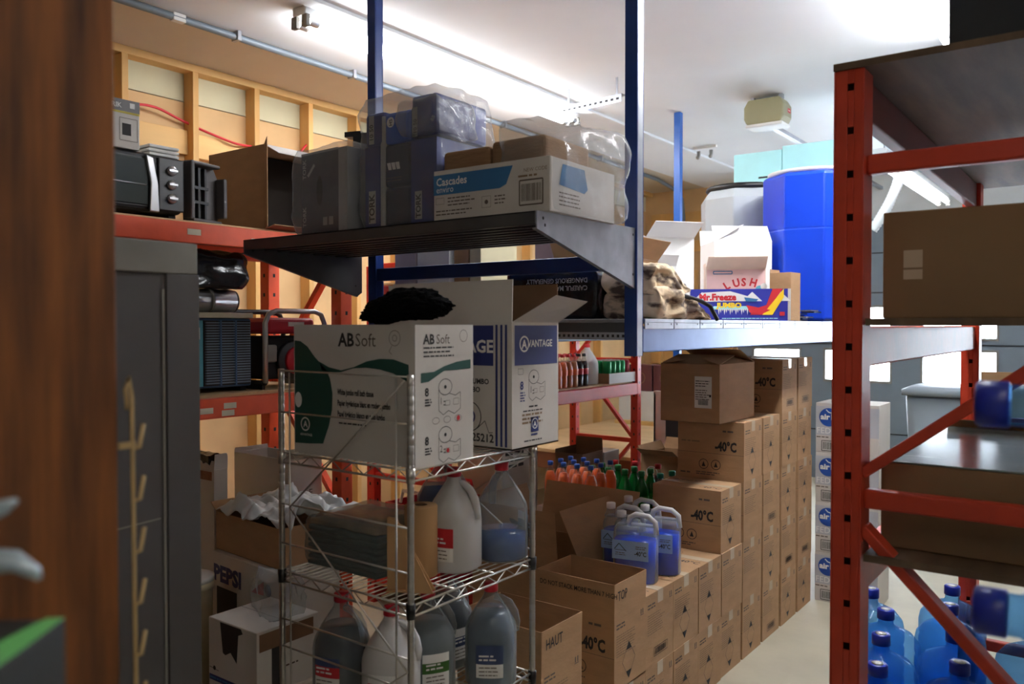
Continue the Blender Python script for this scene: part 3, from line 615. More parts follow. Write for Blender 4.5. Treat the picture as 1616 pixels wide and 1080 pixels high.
# paper roll and folded brown paper
b=MB(); n=32; KP=mat('kraft_paper',(188,146,100),.8,var=.06)
b.lathe([(.018,.2),(.045,.2),(.047,.197),(.047,.003),(.045,0),(.018,0)],KP,32,cap=False); b.lathe([(.018,.0),(.018,.2)],CBD,24,cap=False)
tag(b.build('paper_roll',loc=(-1.60,1.72,z2)),'upright roll of brown kraft paper on the middle wire shelf','paper roll')
b=MB(); b.prism([(-.055,0),(.075,0),(-.02,.165),(-.03,.19),(-.055,.195)],'y',0,.002,KP); b.prism([(-.055,0),(.0,0),(-.0,.17),(-.055,.195)],'y',-.012,-.010,KP); b.prism([(0,0),(.075,0),(-.0,.15)],'y',-.03,-.028,KP); b.box(-.055,.0,-.03,0,0,.002,KP)
tag(b.build('folded_paper_sheet',loc=(-1.535,1.60,z2+.001),rot=(0,0,R(30))),'folded brown paper card leaning before the kraft roll','paper')
# wrapped stack
def blob_box(b,w,d_,h,m,amp=.01,sc=9,seed=0,nx=22,ny=14,nz=14,bulge=.0,cx=0,cy=0,z0=0,rot=0,top=None):
    bm=bmesh.new(); bmesh.ops.create_cube(bm,size=1); bmesh.ops.subdivide_edges(bm,edges=bm.edges,cuts=nx,use_grid_fill=True)
    vs=[]
    for v in bm.verts:
        p=v.co; q=V((p.x*w,p.y*d_,(p.z+.5)*h))
        f=1-4*max(abs(p.x),abs(p.y))**2*0; q.x*=1-.10*abs(2*p.z)**6-.0; q.y*=1-.10*abs(2*p.z)**6
        s=V((q.x*sc+seed,q.y*sc,q.z*sc)); nn=V((noise.noise(s),noise.noise(s+V((9,0,0))),noise.noise(s+V((0,9,0)))))+.5*V((noise.noise(s*2.7),noise.noise(s*2.7+V((9,0,0))),noise.noise(s*2.7+V((0,9,0)))))
        q+=nn*amp*(1 if p.z>-.45 else .4)
        if q.z<0: q.z=0
        if top: q.z+=top(q.x,q.y)*(p.z+.5)
        x=q.x*cos(rot)-q.y*sin(rot)+cx; y=q.x*sin(rot)+q.y*cos(rot)+cy
        vs.append((x,y,q.z+z0))
    b.add(vs,[tuple(v.index for v in f.verts) for f in bm.faces],m,True); bm.free(); return b
t=thing('wrapped_paper_stack','stack of dark folded sacks in cloudy stretch wrap on the middle wire shelf','packet',(-1.80,1.725,z2))
b=MB(); SK=[mat('slate_sack',(66,82,80),.7,var=.3,scale=9),mat('tan_sack',(166,134,92),.7,var=.35,scale=7,c2=(90,86,70))]
for k in range(7): blob_box(b,.285,.25,.0165,SK[0],.004,14,k*3,nx=8,z0=k*.017,rot=.02*(k%3))
blob_box(b,.28,.25,.02,SK[1],.006,12,44,nx=10,z0=.119); b.build('sacks',t)
b=MB(); blob_box(b,.30,.265,.15,WRAP,.006,12,5,nx=18,z0=.0); b.build('wrap',t)
b=MB(); blob_box(b,.12,.16,.05,BAG,.012,15,5,nx=14)
tag(b.build('plastic_bag',loc=(-1.66,1.57,z3+.300),rot=(0,0,.3)),'small crumpled clear bag pressed under the middle wire shelf','plastic bag') if False else None
# ---------------- bales on the bracket shelf
Z4=1.991
def bag_over(name,parent,w,d_,h,loc,seed=1,amp=.012,sc=8,m=BAG):
    b=MB(); blob_box(b,w,d_,h,m,amp,sc,seed,nx=20); return b.build(name,parent,loc=loc)
t=thing('paper_towel_bale','bagged grey towel bale at the left end of the bracket shelf','paper towels',(-2.38,2.17,Z4),R(-3))
def tk(b,w,d_,h):
    pass
b=MB(); GT=mat('charcoal_wrapper',(70,72,84),.45,var=.1); LG=mat('light_grey_wrapper',(176,174,172),.6,var=.05)
b.box(-.13,.09,-.13,.13,.004,.305,GT).box(.09,.14,-.13,.13,.004,.305,LG).box(-.13,.09,-.131,.131,.3,.308,LG)
b.face((-.13,-.13,0),(1,0,0),(0,0,1)); b.poly([(.11+.018*cos(a),.16+.055*sin(a)) for a in [2*pi*i/20 for i in range(20)]],INK); b.text('TORK',.028,.03,.028,LG,.02,1,R(90)); b.text('TORK',.028,.21,.028,LG,.02,1,R(90)); b.rect(.13,.03,.155,.06,LG); b.rect(.165,.03,.19,.06,LG); b.line([(.04,.22),(.08,.26)],.012,LG)
b.build('bundle',t,bevel=.008)
bag_over('bag',t,.32,.3,.325,(0,0,0),3,.012)
t=thing('paper_towel_bale','tall navy TORK towel bale in a clear bag on the bracket shelf','paper towels',(-2.012,2.2,Z4),R(1))
NB=mat('navy_wrapper',(34,50,124),.4,var=.12); DN=mat('dark_wrapper',(26,32,62),.45,var=.1); RB=mat('royal_wrapper',(34,96,206),.4,var=.08)
def pack(x0,x1,z0,z1,m,name='towel_pack',y0=-.14,y1=.14):
    b=MB(); b.box(x0,x1,y0,y1,z0,z1,m); return b
b=pack(-.17,-.1,.0,.29,NB); b.face((-.17,-.14,0),(1,0,0),(0,0,1)); b.rect(.018,.02,.052,.135,LG); b.text('TORK',.046,.025,.036,INK,.03,1,R(90),2); b.build('towel_pack',t,bevel=.012)
b=pack(-.1,-.075,.0,.4,LG); b.build('towel_pack',t,bevel=.01)
b=pack(-.075,.05,.0,.14,DN,); b.build('towel_pack',t,bevel=.012)
b=pack(-.075,.05,.14,.29,DN); b.face((-.075,-.14,.14),(1,0,0),(0,0,1)); 
for k in range(3): b.poly([(.02+k*.02,.06),(.035+k*.02,.06),(.03+k*.02,.085),(.012+k*.02,.085)],PAPER)
b.lines(.01,.03,.1,2,.01,.004,GINK,3); b.build('towel_pack',t,bevel=.012)
b=pack(.05,.165,.0,.29,NB); b.face((.05,-.14,0),(1,0,0),(0,0,1)); b.rect(.018,.02,.05,.115,LG); b.text('TORK',.044,.024,.03,INK,.03,1,R(90),2); b.build('towel_pack',t,bevel=.012)
b=pack(-.17,-.075,.29,.41,NB); b.face((-.17,-.14,.29),(1,0,0),(0,0,1)); b.rect(.02,.01,.045,.11,LG); b.text('10 50',.041,.02,.026,INK,.02,1,R(90),2); b.build('towel_pack',t,bevel=.012)
b=pack(-.075,.05,.29,.4,RB); b.face((-.075,-.14,.29),(1,0,0),(0,0,1)); b.disc(.03,.075,.018,PAPER); b.text('H5',.038,.062,.02,INK,.02,1,R(90),2); b.build('towel_pack',t,bevel=.012)
b=pack(.05,.165,.3,.44,NB); b.face((.05,-.14,.3),(1,0,0),(0,0,1)); b.rect(.005,.0,.03,.1,LG); b.text('10 50',.027,.01,.022,INK,.02,1,R(90),2); b.text('85',.1,.04,.02,LG,.02,1,R(60)); b.build('towel_pack',t,bevel=.014)
bag_over('bag',t,.37,.31,.47,(0,0,0),11,.016,7)
b=MB(); blob_box(b,.16,.22,.12,BAG,.022,9,2,nx=14); b.build('bag_fold',t,loc=(.12,-.07,.3))
t=thing('paper_towel_carton','white open carton printed Cascades enviro on the bracket shelf','carton',(-1.605,2.235,Z4),R(1))
w,d_,h=.455,.40,.165
b=MB(); walls(b,w,d_,h,WCB,WCB); F(b,w,d_,h,'y')
b.poly([(.0,.085),(.27,.085),(.295,.095),(.32,.15),(.0,.15)],CBLUE); b.text('Cascades',.012,.115,.036,PAPER,.02,.95,0,2); b.text('enviro',.012,.092,.03,PAPER,0,.95,0,2)
b.lines(.06,.07,.12,3,.011,.004,GINK,3); b.line([(.01,.055),(.045,.055),(.045,.075),(.01,.075)],.001,GINK,1,True); b.line([(.2,.03),(.235,.03),(.235,.065),(.2,.065)],.001,GINK,1,True); b.disc(.218,.047,.007,GINK); b.lines(.0+.01,.03,.16,2,.011,.004,GINK,6); b.lines(.25,.06,.05,3,.011,.004,GINK,7)
b.barcode(.345,.025,.085,.075,GINK,5); b.text('NEW CODE',.36,.125,.016,FINK,.0); b.lines(.34,.11,.09,1,.01,.006,FINK,8)
F(b,w,d_,h,'x'); b.poly([(.05,.085),(.2,.075),(.22,.09),(.2,.15),(.07,.15)],CBLUE); b.lines(.05,.06,.14,4,.012,.004,GINK,9)
b.build('body',t,bevel=.002)
KT=mat('brown_towel_bundle',(150,116,84),.9,var=.14,scale=20,stretch=(1,1,6),bump=.3,bscale=50)
for k,(x0,x1) in enumerate(((-.215,-.02),(-.015,.19))): MB().box(x0,x1,-.17,.1,.005,.232+.01*k,KT).build('towel_bundle',t,bevel=.015,seg=3)
bag_over('bag',t,.24,.42,.29,(.15,.015,.0),21,.02,8)
# black item peeking behind the bale
b=MB(); b.box(-.03,.05,-.03,.03,0,.06,BLK).box(-.07,.0,-.025,.025,.05,.07,BLK)
tag(b.build('black_clamp',loc=(-2.36,2.22,2.325),rot=(0,0,.3)),'black plastic clamp lying on the grey towel bale','clamp')
# ---------------- left rack contents, upper shelf
UZ=2.076
t=thing('toaster_oven','black and silver toaster oven with three knobs on the upper left shelf','toaster oven',(-3.22,1.645,UZ))
MB().box(-.16,.15,-.28,.25,.02,.25,BLK).build('body',t,bevel=.02,seg=3)
MB().box(.15,.156,-.27,.10,.045,.225,mat('dark_oven_glass',(70,76,74),.12,var=.1)).build('glass_door',t,bevel=.003)
MB().tube([(.158,-.26,.125),(.158,.09,.122)],.003,SILV,6).build('rack_wire',t)
b=MB(); b.prism([(.10,.02),(.14,.02),(.135,.13),(.115,.23),(.085,.24),(.105,.13)],'x',.152,.168,SILV); b.build('silver_trim',t,bevel=.004)
MB().box(.15,.16,.14,.25,.03,.24,BLK).build('control_panel',t,bevel=.006)
for z in (.08,.135,.19):
    b=MB(); b.M=Matrix.Translation((.158,.195,z))@Matrix.Rotation(R(90),4,'Y'); b.lathe([(.02,0),(.019,.012),(.005,.015)],SILV,16).box(-.004,.004,-.018,.018,.012,.02,SILV); b.build('knob',t)
for y in (-.25,.22): MB().box(-.12,.12,y-.015,y+.015,0,.022,BLKR).build('foot',t)
t=thing('appliance_box','white and grey KALORIK appliance box on top of the toaster oven','carton',(-3.2,1.545,UZ+.251))
b=MB().box(-.13,.13,-.2,.17,0,.185,WCB); b.face((.13,-.2,0),(0,1,0),(0,0,1)); b.rect(0,.14,.37,.185,GREYM); b.rect(0,.132,.37,.14,mat('mustard_print',(190,170,60),.6)); b.text('KALORIK',.19,.152,.026,PAPER,.02,1,0,2); b.rect(.33,.155,.35,.175,PAPER,2)
b.lines(.15,.118,.12,4,.014,.004,GINK,3); b.line([(.29,.03),(.36,.03),(.36,.115),(.29,.115)],.002,GINK,1,True); b.rect(.3,.05,.335,.095,INK); b.barcode(.02,.02,.1,.05,INK,3); b.build('body',t,bevel=.003)
b=MB()
for k in range(3): b.box(-.1,.1,-.06,.07,k*.016,k*.016+.012,PAPER)
tag(b.build('foam_tray',loc=(-3.2,1.83,UZ+.251),bevel=.004),'small stack of white trays beside the appliance box on the oven','tray')
t=thing('grill_lid','open grey plastic lid with ribs leaning beside the toaster oven','appliance lid',(-3.12,2.01,UZ),R(12))
b=MB(); 
b.prism([(-.09,.0),(.07,.0),(.1,.03),(.095,.2),(.06,.26),(-.1,.25)],'x',-.012,.0,GREYM)
for q in ((-.1,-.08,0,.25),(.08,.1,.02,.2)): b.box(0,.05,q[0],q[1],q[2]+.01,q[3],GREYM)
b.box(0,.05,-.09,.07,0,.015,GREYM).box(0,.05,-.09,.06,.235,.25,GREYM); b.build('shell',t,bevel=.006)
for k in range(3): MB().box(.0,.02,-.07+k*.035,-.06+k*.035,.02,.23,BLK).build('rib',t)
for z in (.08,.14): MB().box(.0,.022,-.075,.02,z,z+.012,BLK).build('rib',t)
# cardboard box lying open toward the aisle
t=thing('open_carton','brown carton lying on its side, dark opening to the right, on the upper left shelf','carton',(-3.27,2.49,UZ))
b=MB(); w=.42; b.box(-.22,.2,-.2,-.196,0,.38,CB).box(-.22,.2,.196,.2,0,.38,CB).box(-.22,-.216,-.196,.196,0,.38,CBD).box(-.216,.2,-.196,.196,0,.004,CB).box(-.216,.2,-.196,.196,.376,.38,CB); b.box(-.21,-.0,-.19,.19,.01,.37,mat('box_interior_shade',(40,32,26),.95,var=.1)); b.build('body',t,bevel=.001)  # near-black block inside puts the carton's inner shade into the colour
b=MB(); b.hexa([(.2,-.2,.38),(.2,.2,.38),(.2,.2,.376),(.2,-.2,.376)],[(.3,-.2,.33),(.3,.2,.33),(.3,.2,.327),(.3,-.2,.327)],WCB); b.build('flap',t)
b=MB(); b.hexa([(.2,-.2,.004),(.2,.2,.004),(.2,.2,.0),(.2,-.2,.0)],[(.27,-.2,.02),(.27,.2,.02),(.27,.2,.016),(.27,-.2,.016)],CB); b.build('flap',t)
b=MB(); b.hexa([(.2,-.2,0),(.2,-.196,0),(.2,-.196,.38),(.2,-.2,.38)],[(.26,-.23,.01),(.26,-.226,.01),(.26,-.226,.4),(.26,-.23,.4)],CB); b.build('flap',t)
# lower shelf: AC unit, heater cylinder, bag, generator
LZ=1.361
t=thing('air_conditioner','blue and teal window air conditioner with louvred grille on the lower left shelf','air conditioner',(-3.3,1.99,LZ))
ACB=mat('slate_blue_plastic',(62,92,128),.5,var=.06); TEAL=mat('teal_panel',(96,176,196),.5,var=.05)
MB().box(-.2,.17,-.25,.27,.02,.32,ACB).build('body',t,bevel=.008)
b=MB(); b.box(.17,.176,.03,.26,.03,.31,BLK)
for k in range(24): z=.038+k*.0113; b.box(.176,.186,.035,.255,z,z+.0055,mat('slat_grey_blue',(112,128,142),.5))
for y in (.105,.18): b.box(.176,.188,y-.004,y+.004,.03,.31,ACB)
b.build('grille',t)
b=MB(); b.box(.17,.178,-.15,.025,.03,.31,TEAL); b.face((.178,-.15,.03),(0,1,0),(0,0,1))
for r_ in range(4):
    for c_ in range(3): b.rect(.03+c_*.045,.03+r_*.04,.055+c_*.045,.052+r_*.04,INK)
b.rect(.02,.2,.16,.25,PAPER); b.build('control_panel',t)
MB().box(-.2,.18,-.26,.275,.321,.345,mat('cream_plastic',(220,214,190),.5)).build('lid',t,bevel=.004)
for y in (-.22,.24): MB().box(-.15,.15,y-.015,y+.015,0,.02,BLKR).build('foot',t)
t=thing('ribbed_cylinder','shiny ribbed metal cylinder lying on the air conditioner','duct',(-3.22,1.98,LZ+.345+.052))
MB().tube([(0,-.22,0),(0,.24,0)],.052,SILV,24).build('drum',t)
for y in (-.1,.02,.12): MB().tube([(0,y-.006,0),(0,y+.006,0)],.0555,GREYL,24).build('band',t)
MB().tube([(0,.24,0),(0,.25,0)],.05,BLK,24).build('end_cap',t)
b=MB(); blob_box(b,.2,.5,.16,BBAG,.02,9,7,nx=18)
tag(b.build('rubbish_bag',loc=(-3.23,2.0,LZ+.345+.104)),'crumpled black plastic bag stuffed above the shiny cylinder','bag')
t=thing('generator','portable generator with red tank and flywheel cover in a tube frame','generator',(-3.25,2.475,LZ))
b=MB()
for x in (.16,-.15):
    pts=[(x,-.17,.03),(x,-.17,.3),(x,-.15,.34),(x,-.11,.355),(x,.11,.355),(x,.15,.34),(x,.17,.3),(x,.17,.03)]
    MB().tube(pts,.012,SILV if x>0 else BLK,10,).build('frame_tube',t)
for y in (-.17,.17): MB().tube([(-.15,y,.03),(.16,y,.03)],.012,BLK,8).build('frame_tube',t)
bd=MB().box(-.12,.13,-.14,.14,.25,.325,CAPR).build('fuel_tank',t,bevel=.02,seg=3)
MB().box(.13,.134,-.02,.07,.285,.305,PAPER).build('badge',bd)
MB().box(-.12,.1,-.13,.13,.04,.24,BLKR).build('engine',t,bevel=.015)
MB().box(.1,.13,-.14,-.08,.12,.2,GREYL).build('filter_box',t,bevel=.008)
b=MB(); b.M=Matrix.Translation((.1,.02,.125))@Matrix.Rotation(R(90),4,'Y'); b.lathe([(.09,0),(.09,.02),(.085,.024)],BLK,24); b.build('flywheel_housing',t)
b=MB(); b.M=Matrix.Translation((.124,.03,.125))@Matrix.Rotation(R(90),4,'Y'); b.lathe([(.065,0),(.06,.014),(.03,.02)],CAPR,24); b.M=I4
b.face((.1445,-.05,.07),(0,1,0),(0,0,1))
for k in range(6): b.rect(.06,.02+k*.016,.1,.026+k*.016,PAPER)
b.build('flywheel_cover',t)
MB().box(-.14,.15,-.18,-.165,0,.03,BLK).box(-.14,.15,.165,.18,0,.03,BLK).build('foot',t)
t=thing('paint_can','small yellow and white can behind the generator','can',(-3.46,3.0,LZ)) if False else None
# floor-level stuff at left
def torn_p(b,w,d_,h):
    F(b,w,d_,h,'y'); b.poly([(.07,h-.005),(.19,h-.005),(.2,h-.02),(.175,h-.03),(.165,h-.13),(.13,h-.1),(.1,h-.115),(.085,h-.11)],INK); b.rect(0.005,.1,.19,.12,BLU); b.lines(.01,.107,.17,1,.01,.006,CBLUE,2,2); b.rect(.04,.075,.17,.09,BLU); b.text('PEPSI',.05,.01,.05,BLU,.03); b.rect(w-.06,.02,w-.004,.135,mat('orange_sticker',(236,104,30),.6)); b.line([(.005,.145),(.06,.14)],.002,INK); b.disc(.035,.145,.008,INK)
    F(b,w,d_,h,'x'); b.rect(.01,h-.07,.24,h-.01,CBD); b.rect(.06,.0,.1,h-.07,INK); b.rect(.005,.06,.05,.1,mat('orange_print',(220,130,50),.6)); b.rect(.12,.06,.15,.09,mat('orange_print')) ; b.lines(.11,.17,.08,1,.01,.006,GINK,3)
t=carton('torn_carton','white carton with a torn corner hole and an orange sticker, lowest left','carton',-2.59,-2.315,1.685,1.95,.30,.62,WCB,torn_p,tape=False,open_=None)
carton('plain_carton','cream carton under the torn white carton','carton',-2.6,-2.3,1.68,1.97,0,.299,mat('cream_carton',(214,204,168),.7),tape=False)
def pep_p(b,w,d_,h):
    F(b,w,d_,h,'y'); b.text('PEPSI',.015,h-.115,.09,BLU,.05,1.1); b.poly([(.31,h-.11),(.4,h-.105),(.4,h-.05),(.35,h-.08)],REDP); b.disc(.43,h-.08,.024,BLU); b.poly([(.04,.06),(.2,.06),(.2,h-.14),(.04,h-.14)],INK)
carton('soda_carton','white PEPSI carton with a cut window under the brown box of crumpled bags','carton',-3.07,-2.56,2.0,2.28,.38,.70,WCB,pep_p,rz=R(-5),tape=False)
carton('plain_carton','brown carton beneath the PEPSI carton','carton',-2.99,-2.56,2.0,2.28,0,.379,CB,None,tape=False)
t=carton('open_carton','short brown open box on the PEPSI carton, covered by a white crumpled bag','carton',-3.08,-2.6,2.03,2.36,.701,.86,CB,None,open_={'-x':(60,.06)},rz=R(-5))
b=MB()
def cloth(b,w,d_,m,amp,sc,seed,n=40,base=0,drape=0,sag=None):
    vs=[];fs=[]
    for i in range(n+1):
        for j in range(n+1):
            x=(i/n-.5)*w; y=(j/n-.5)*d_; s=V((x*sc+seed,y*sc,seed)); z=base+amp*(abs(noise.noise(s))*1.6+.6*abs(noise.noise(s*2.6))+.25*noise.noise(s*6))
            e=max(0,abs(2*(i/n-.5))-.75)+max(0,abs(2*(j/n-.5))-.75); z-=drape*e
            if sag: z+=sag(x,y)
            vs.append((x+amp*.4*noise.noise(s*1.7+V((5,5,5))),y+amp*.4*noise.noise(s*1.7+V((9,1,5))),z))
    for i in range(n):
        for j in range(n): a=i*(n+1)+j; fs.append((a,a+n+1,a+n+2,a+1))
    return b.add(vs,fs,m,True)
def thick(o,t=.002):
    s=o.modifiers.new('solid','SOLIDIFY'); s.thickness=t; return o
cloth(b,.54,.36,BAGW,.085,5.5,3,base=.0,drape=.12)
tag(thick(b.build('plastic_bag',loc=(-2.80,2.2,.885),rot=(0,0,R(-5)))),'crumpled white plastic bag heaped on the short brown box','plastic bag')
b=MB(); blob_box(b,.18,.14,.14,BAG,.025,11,31,nx=20); 
tag(b.build('plastic_bag',loc=(-2.42,1.86,.622),rot=(0,0,R(-20))),'clear plastic bag slumped on the torn white carton','plastic bag')
def tw_p(b,w,d_,h):
    F(b,w,d_,h,'y'); b.rect(w-.12,h-.05,w-.015,h-.01,mat('torn_kraft',(150,104,76),.9,var=.3,scale=40)); b.lines(w-.34,h-.16,.1,3,.02,.008,GINK,3); b.poly([(w-.3,h-.3),(w-.24,h-.27),(w-.22,h-.22),(w-.26,h-.2),(w-.33,h-.22)],INK); b.rect(0,0,w,.08,GRN); b.lines(w-.3,h-.42,.08,4,.03,.008,GINK,4)
carton('tall_carton','tall white carton with a ragged open top beside the grey cabinet','carton',-3.6,-3.27,2.16,2.23,.301,1.0,WCB,tw_p,open_={'-y':(-20,.04),'x':(3,.07),'y':(5,.06)},mi=CBD)
b=MB(); blob_box(b,.26,.05,.09,BBAG,.012,11,3,nx=14); tag(b.build('bag',loc=(-3.44,2.195,.97)),'dark brown bag stuffed in the ragged tall white carton','bag')
carton('open_carton','dark open carton between the tall white carton and the big P.O.F. carton','carton',-3.24,-3.06,2.18,2.42,.301,.84,CBD,None,open_={'-y':(-60,.05)})
def pof(b,w,d_,h):
    F(b,w,d_,h,'x'); b.text('P.O.F.',.03,h-.19,.05,GINK,0)
carton('open_carton','big white open carton marked P.O.F. with a clear bag liner','carton',-3.55,-3.13,2.46,2.66,.55,1.02,WCB,pof,open_={'-x':(0,.02)},mi=WCB)
carton('plain_carton','brown carton supporting the big white P.O.F. carton','carton',-3.55,-3.13,2.45,2.66,.301,.549,CB,tape=False)
b=MB(); blob_box(b,.14,.25,.42,BAG,.035,7,14,nx=20); tag(b.build('plastic_bag',loc=(-3.04,2.62,.64),rot=(0,0,R(-15))),'large clear bag hanging down the side of the P.O.F. carton','plastic bag') if False else None
t=thing('bucket','cream plastic bucket beside the tall white carton','bucket',(-2.93,1.82,0))
MB().lathe([(.08,0),(.09,.62),(.097,.625),(.097,.645),(.088,.65)],mat('cream_bucket',(222,210,178),.5),28).build('body',t); MB().lathe([(.096,.65),(.096,.668),(.088,.67)],PAPER,28).build('lid',t)
# grey cabinet
t=thing('metal_cabinet','tall dark grey metal cabinet with a recessed side panel, left foreground','cabinet',(-1.98,.7,0))
b=MB(); b.box(-.28,.28,-.38,.38,0,1.83,GREYM); b.build('body',t,bevel=.005)
b=MB(); b.box(.28,.288,-.38,.38,1.765,1.835,GREYL); b.build('rim',t,bevel=.003)
b=MB(); b.box(.28,.286,.305,.385,0,1.765,GREYM).box(.28,.286,-.38,-.3,0,1.765,GREYM); b.build('edge_trim',t,bevel=.002)
b=MB(); b.box(.28,.283,.296,.302,.2,1.73,GREYL); b.face((.2805,-.38,0),(0,1,0),(0,0,1)); b.line([(.05,1.19),(.67,1.225)],.004,GREYL); b.build('scratch_line',t)
# stained board at the far left with a strip of hooks
t=thing('stained_wood_panel','tall brown stained wood panel in the left foreground, reaching the ceiling','wood panel',(-1.01,-.2,0))
MB().box(-.02,.01,-.75,.727,0,CZ-.002,BOARD).build('board',t,bevel=.003)
HK=mat('brass_hook',(186,156,104),.45,var=.1)
t=thing('hook_strip','thin brass strip of angled hooks hanging down the edge of the brown panel','hook strip',(-1.0,.545,0))
MB().tube([(0,.006,.2),(0,.005,.8),(0,.002,1.2),(0,.0,1.56),(0,-.004,1.585),(0,-.008,1.57),(0,-.006,1.545)],.0028,HK,6).build('strip',t)
for z in (1.5,1.0,.4): MB().box(-.002,.002,-.0175,.004,z-.004,z+.004,HK).build('tab',t)
for k in range(16):
    z=1.495-.066*k
    MB().tube([(0,.003,z),(.001,.009,z+.001),(.002,.014,z+.03)],.0026,HK,6).build('hook',t)
# left foreground small items on a side shelf
t=thing('side_shelf','small shelf below the left edge of the view holding a dark green printed carton','shelf',(-.8,.1,0))
MB().box(-.19,.15,-.3,.17,1.27,1.29,PLYD).build('board',t,bevel=.002); MB().box(-.185,-.165,-.28,.15,1.0,1.27,BOARD).build('bracket',t)
t=thing('printed_carton','black carton with green corner at the lower left edge','carton',(-.70,.245,1.291),R(40))
b=MB(); GB=mat('black_print_card',(34,38,38),.5,var=.05); GR2=mat('leaf_green_print',(110,196,110),.5)
b.box(-.09,.055,-.05,.05,0,.12,GB); b.face((-.09,-.05,0),(1,0,0),(0,0,1)); b.poly([(.1,.0),(.145,.0),(.145,.12),(.135,.12)],GR2); b.lines(.02,.06,.07,2,.02,.008,PAPER,4); b.face((-.09,-.05,.12),(1,0,0),(0,1,0)); b.disc(.04,.05,.02,GR2); b.poly([(.11,0),(.145,0),(.145,.1),(.13,.1)],GR2)
b.build('body',t,bevel=.002)
SB=mat('silver_blue_film',(180,196,206),.25,metal=.3,var=.15,scale=20)
t=thing('foil_packet','pair of silver blue foil packet corners poking in from the left edge','packet',(-.80,.15,1.291))
b=MB(); blob_box(b,.06,.08,.2,SB,.006,20,3,nx=10); b.build('pouch',t)
MB().tube([(.0,.0,.17),(.06,.04,.195),(.115,.085,.21),(.148,.108,.227),(.156,.114,.232)],[.02,.014,.009,.006,.002],SB,10).build('corner',t)
MB().tube([(.0,.0,.14),(.07,.05,.172),(.125,.095,.186),(.152,.114,.187),(.165,.122,.179),(.168,.124,.174)],[.024,.018,.011,.008,.005,.002],SB,10).build('corner',t)
# ---------------- mezzanine deck goods
DZ=1.6745
t=thing('octagonal_tank','tall royal blue octagonal plastic tank on the mezzanine deck','tank',(-1.494,5.0,DZ)) 
RBP=mat('royal_blue_plastic',(10,62,200),.32,var=.07); 
b=MB(); b.lathe([(.26,0),(.285,.01),(.285,.52),(.28,.528),(.285,.536),(.285,.83),(.27,.85),(.22,.86)],RBP,8,smooth=False); b.build('shell',t,bevel=.01,rot=(0,0,R(-15)))
b=MB(); b.lathe([(.24,.852),(.255,.862),(.255,.875),(.2,.885)],PAPER,24); b.build('lid',t)
t=thing('octagonal_tank','pale grey octagonal tank with black rim left of the blue one','tank',(-2.05,5.36,DZ),R(0))
b=MB(); GP=mat('pale_grey_plastic',(172,178,182),.4,var=.05); b.lathe([(.27,0),(.28,.01),(.29,.8),(.25,.86)],GP,8,smooth=False); b.build('shell',t,bevel=.01,rot=(0,0,R(8)))
MB().lathe([(.24,.86),(.25,.875),(.24,.895),(.2,.9)],BLK,24).build('rim',t)
CY=mat('pale_cyan_foam',(176,232,236),.6,var=.06)
for k,(x0,x1,lab) in enumerate(((-2.24,-1.9,'left pale cyan foam sheet standing behind the tanks'),(-1.895,-1.43,'right pale cyan foam sheet standing behind the tanks'))):
    b=MB().box(x0,x1,5.66,5.72,DZ,2.86+.02*k,CY); b.face((x0,5.66,DZ),(1,0,0),(0,0,1)); b.rect(.18,1.0,.3,1.012,INK); tag(b.build('foam_sheet',bevel=.004),lab,'foam sheet')
# Mr Freeze and other cartons
t=thing('freezer_pop_carton','dark blue Mr. Freeze JUMBO carton at the deck edge','carton',(-1.615,4.16,DZ),R(-64))
b=MB(); FB=mat('freezie_navy',(40,46,150),.5,var=.04); b.box(-.06,.07,-.25,.25,0,.163,WCB); b.face((.07,-.25,0),(0,1,0),(0,0,1)); b.rect(0,0,.485,.163,FB)
b.poly([(.1,.058),(.3,.058),(.28,.075),(.12,.075)],CY,2)
for k in range(22): b.poly([(.14+k*.0095,.06),(.149+k*.0095,.06),(.1445+k*.0095,.03+.01*(k%3))],PAPER,3)
for u in (.06,.31,.45): b.poly([(u-.05,.1),(u+.05,.1),(u,.148)],PAPER,2)
b.poly([(.03,.11),(.06,.098),(.27,.1),(.29,.125),(.2,.152),(.06,.145)],PAPER,3); b.text('Mr.Freeze',.045,.106,.046,REDP,.05,.98,0,5); b.text('JUMBO',.135,.068,.034,YEL,.05,1.15,0,5)
b.poly([(.3,.03),(.37,.03),(.46,.163),(.41,.163),(.38,.08),(.32,.06)],REDP,4); b.poly([(.36,.03),(.41,.03),(.465,.12),(.465,.163)],YEL,5)
b.poly([(.28,.08),(.4,.055),(.36,.035),(.3,.04)],REDP,6); b.poly([(.27,.12),(.34,.11),(.33,.098),(.28,.098)],CBLUE,6)
b.rect(.445,.025,.47,.045,REDP,6); b.lines(.16,.01,.28,1,.01,.004,CY,2,3)
b.build('body',t,bevel=.002)
def lp(b,w,d_,h):
    F(b,w,d_,h,'x'); b.rect(.005,.005,d_-.005,h-.005,mat('pale_pink_print',(236,196,196),.6)); b.line([(.04,h-.03),(.14,h-.03),(.14,h-.015),(.04,h-.015)],.005,CBLUE,2,True)
    for k,c_ in enumerate('LUSH'): b.text(c_,.11+.04*k,h-.12+.018*k-.003*k*k,.06,REDP,.04,.9,R(32-16*k),2)
    b.disc(.29,h-.12,.026,mat('teal_panel'),2); b.disc(.31,h-.1,.018,PAPER,3)
t=carton('syrup_carton','pink and white open LUSH carton behind the blue freezer pop carton','carton',-1.84,-1.68,4.30,4.62,DZ,DZ+.29,mat('pink_white_card',(244,222,206),.6),lp,open_={'x':(62,.12),'-y':(10,.03)},mi=YEL,rz=R(-62))
def wc(label,x0,x1,y0,y1,z0,z1,rz=0,op=None,m=WCB): return carton('white_carton',label,'carton',x0,x1,y0,y1,z0,z1,m,None,rz=rz,open_=op,tape=False,mi=WCB)
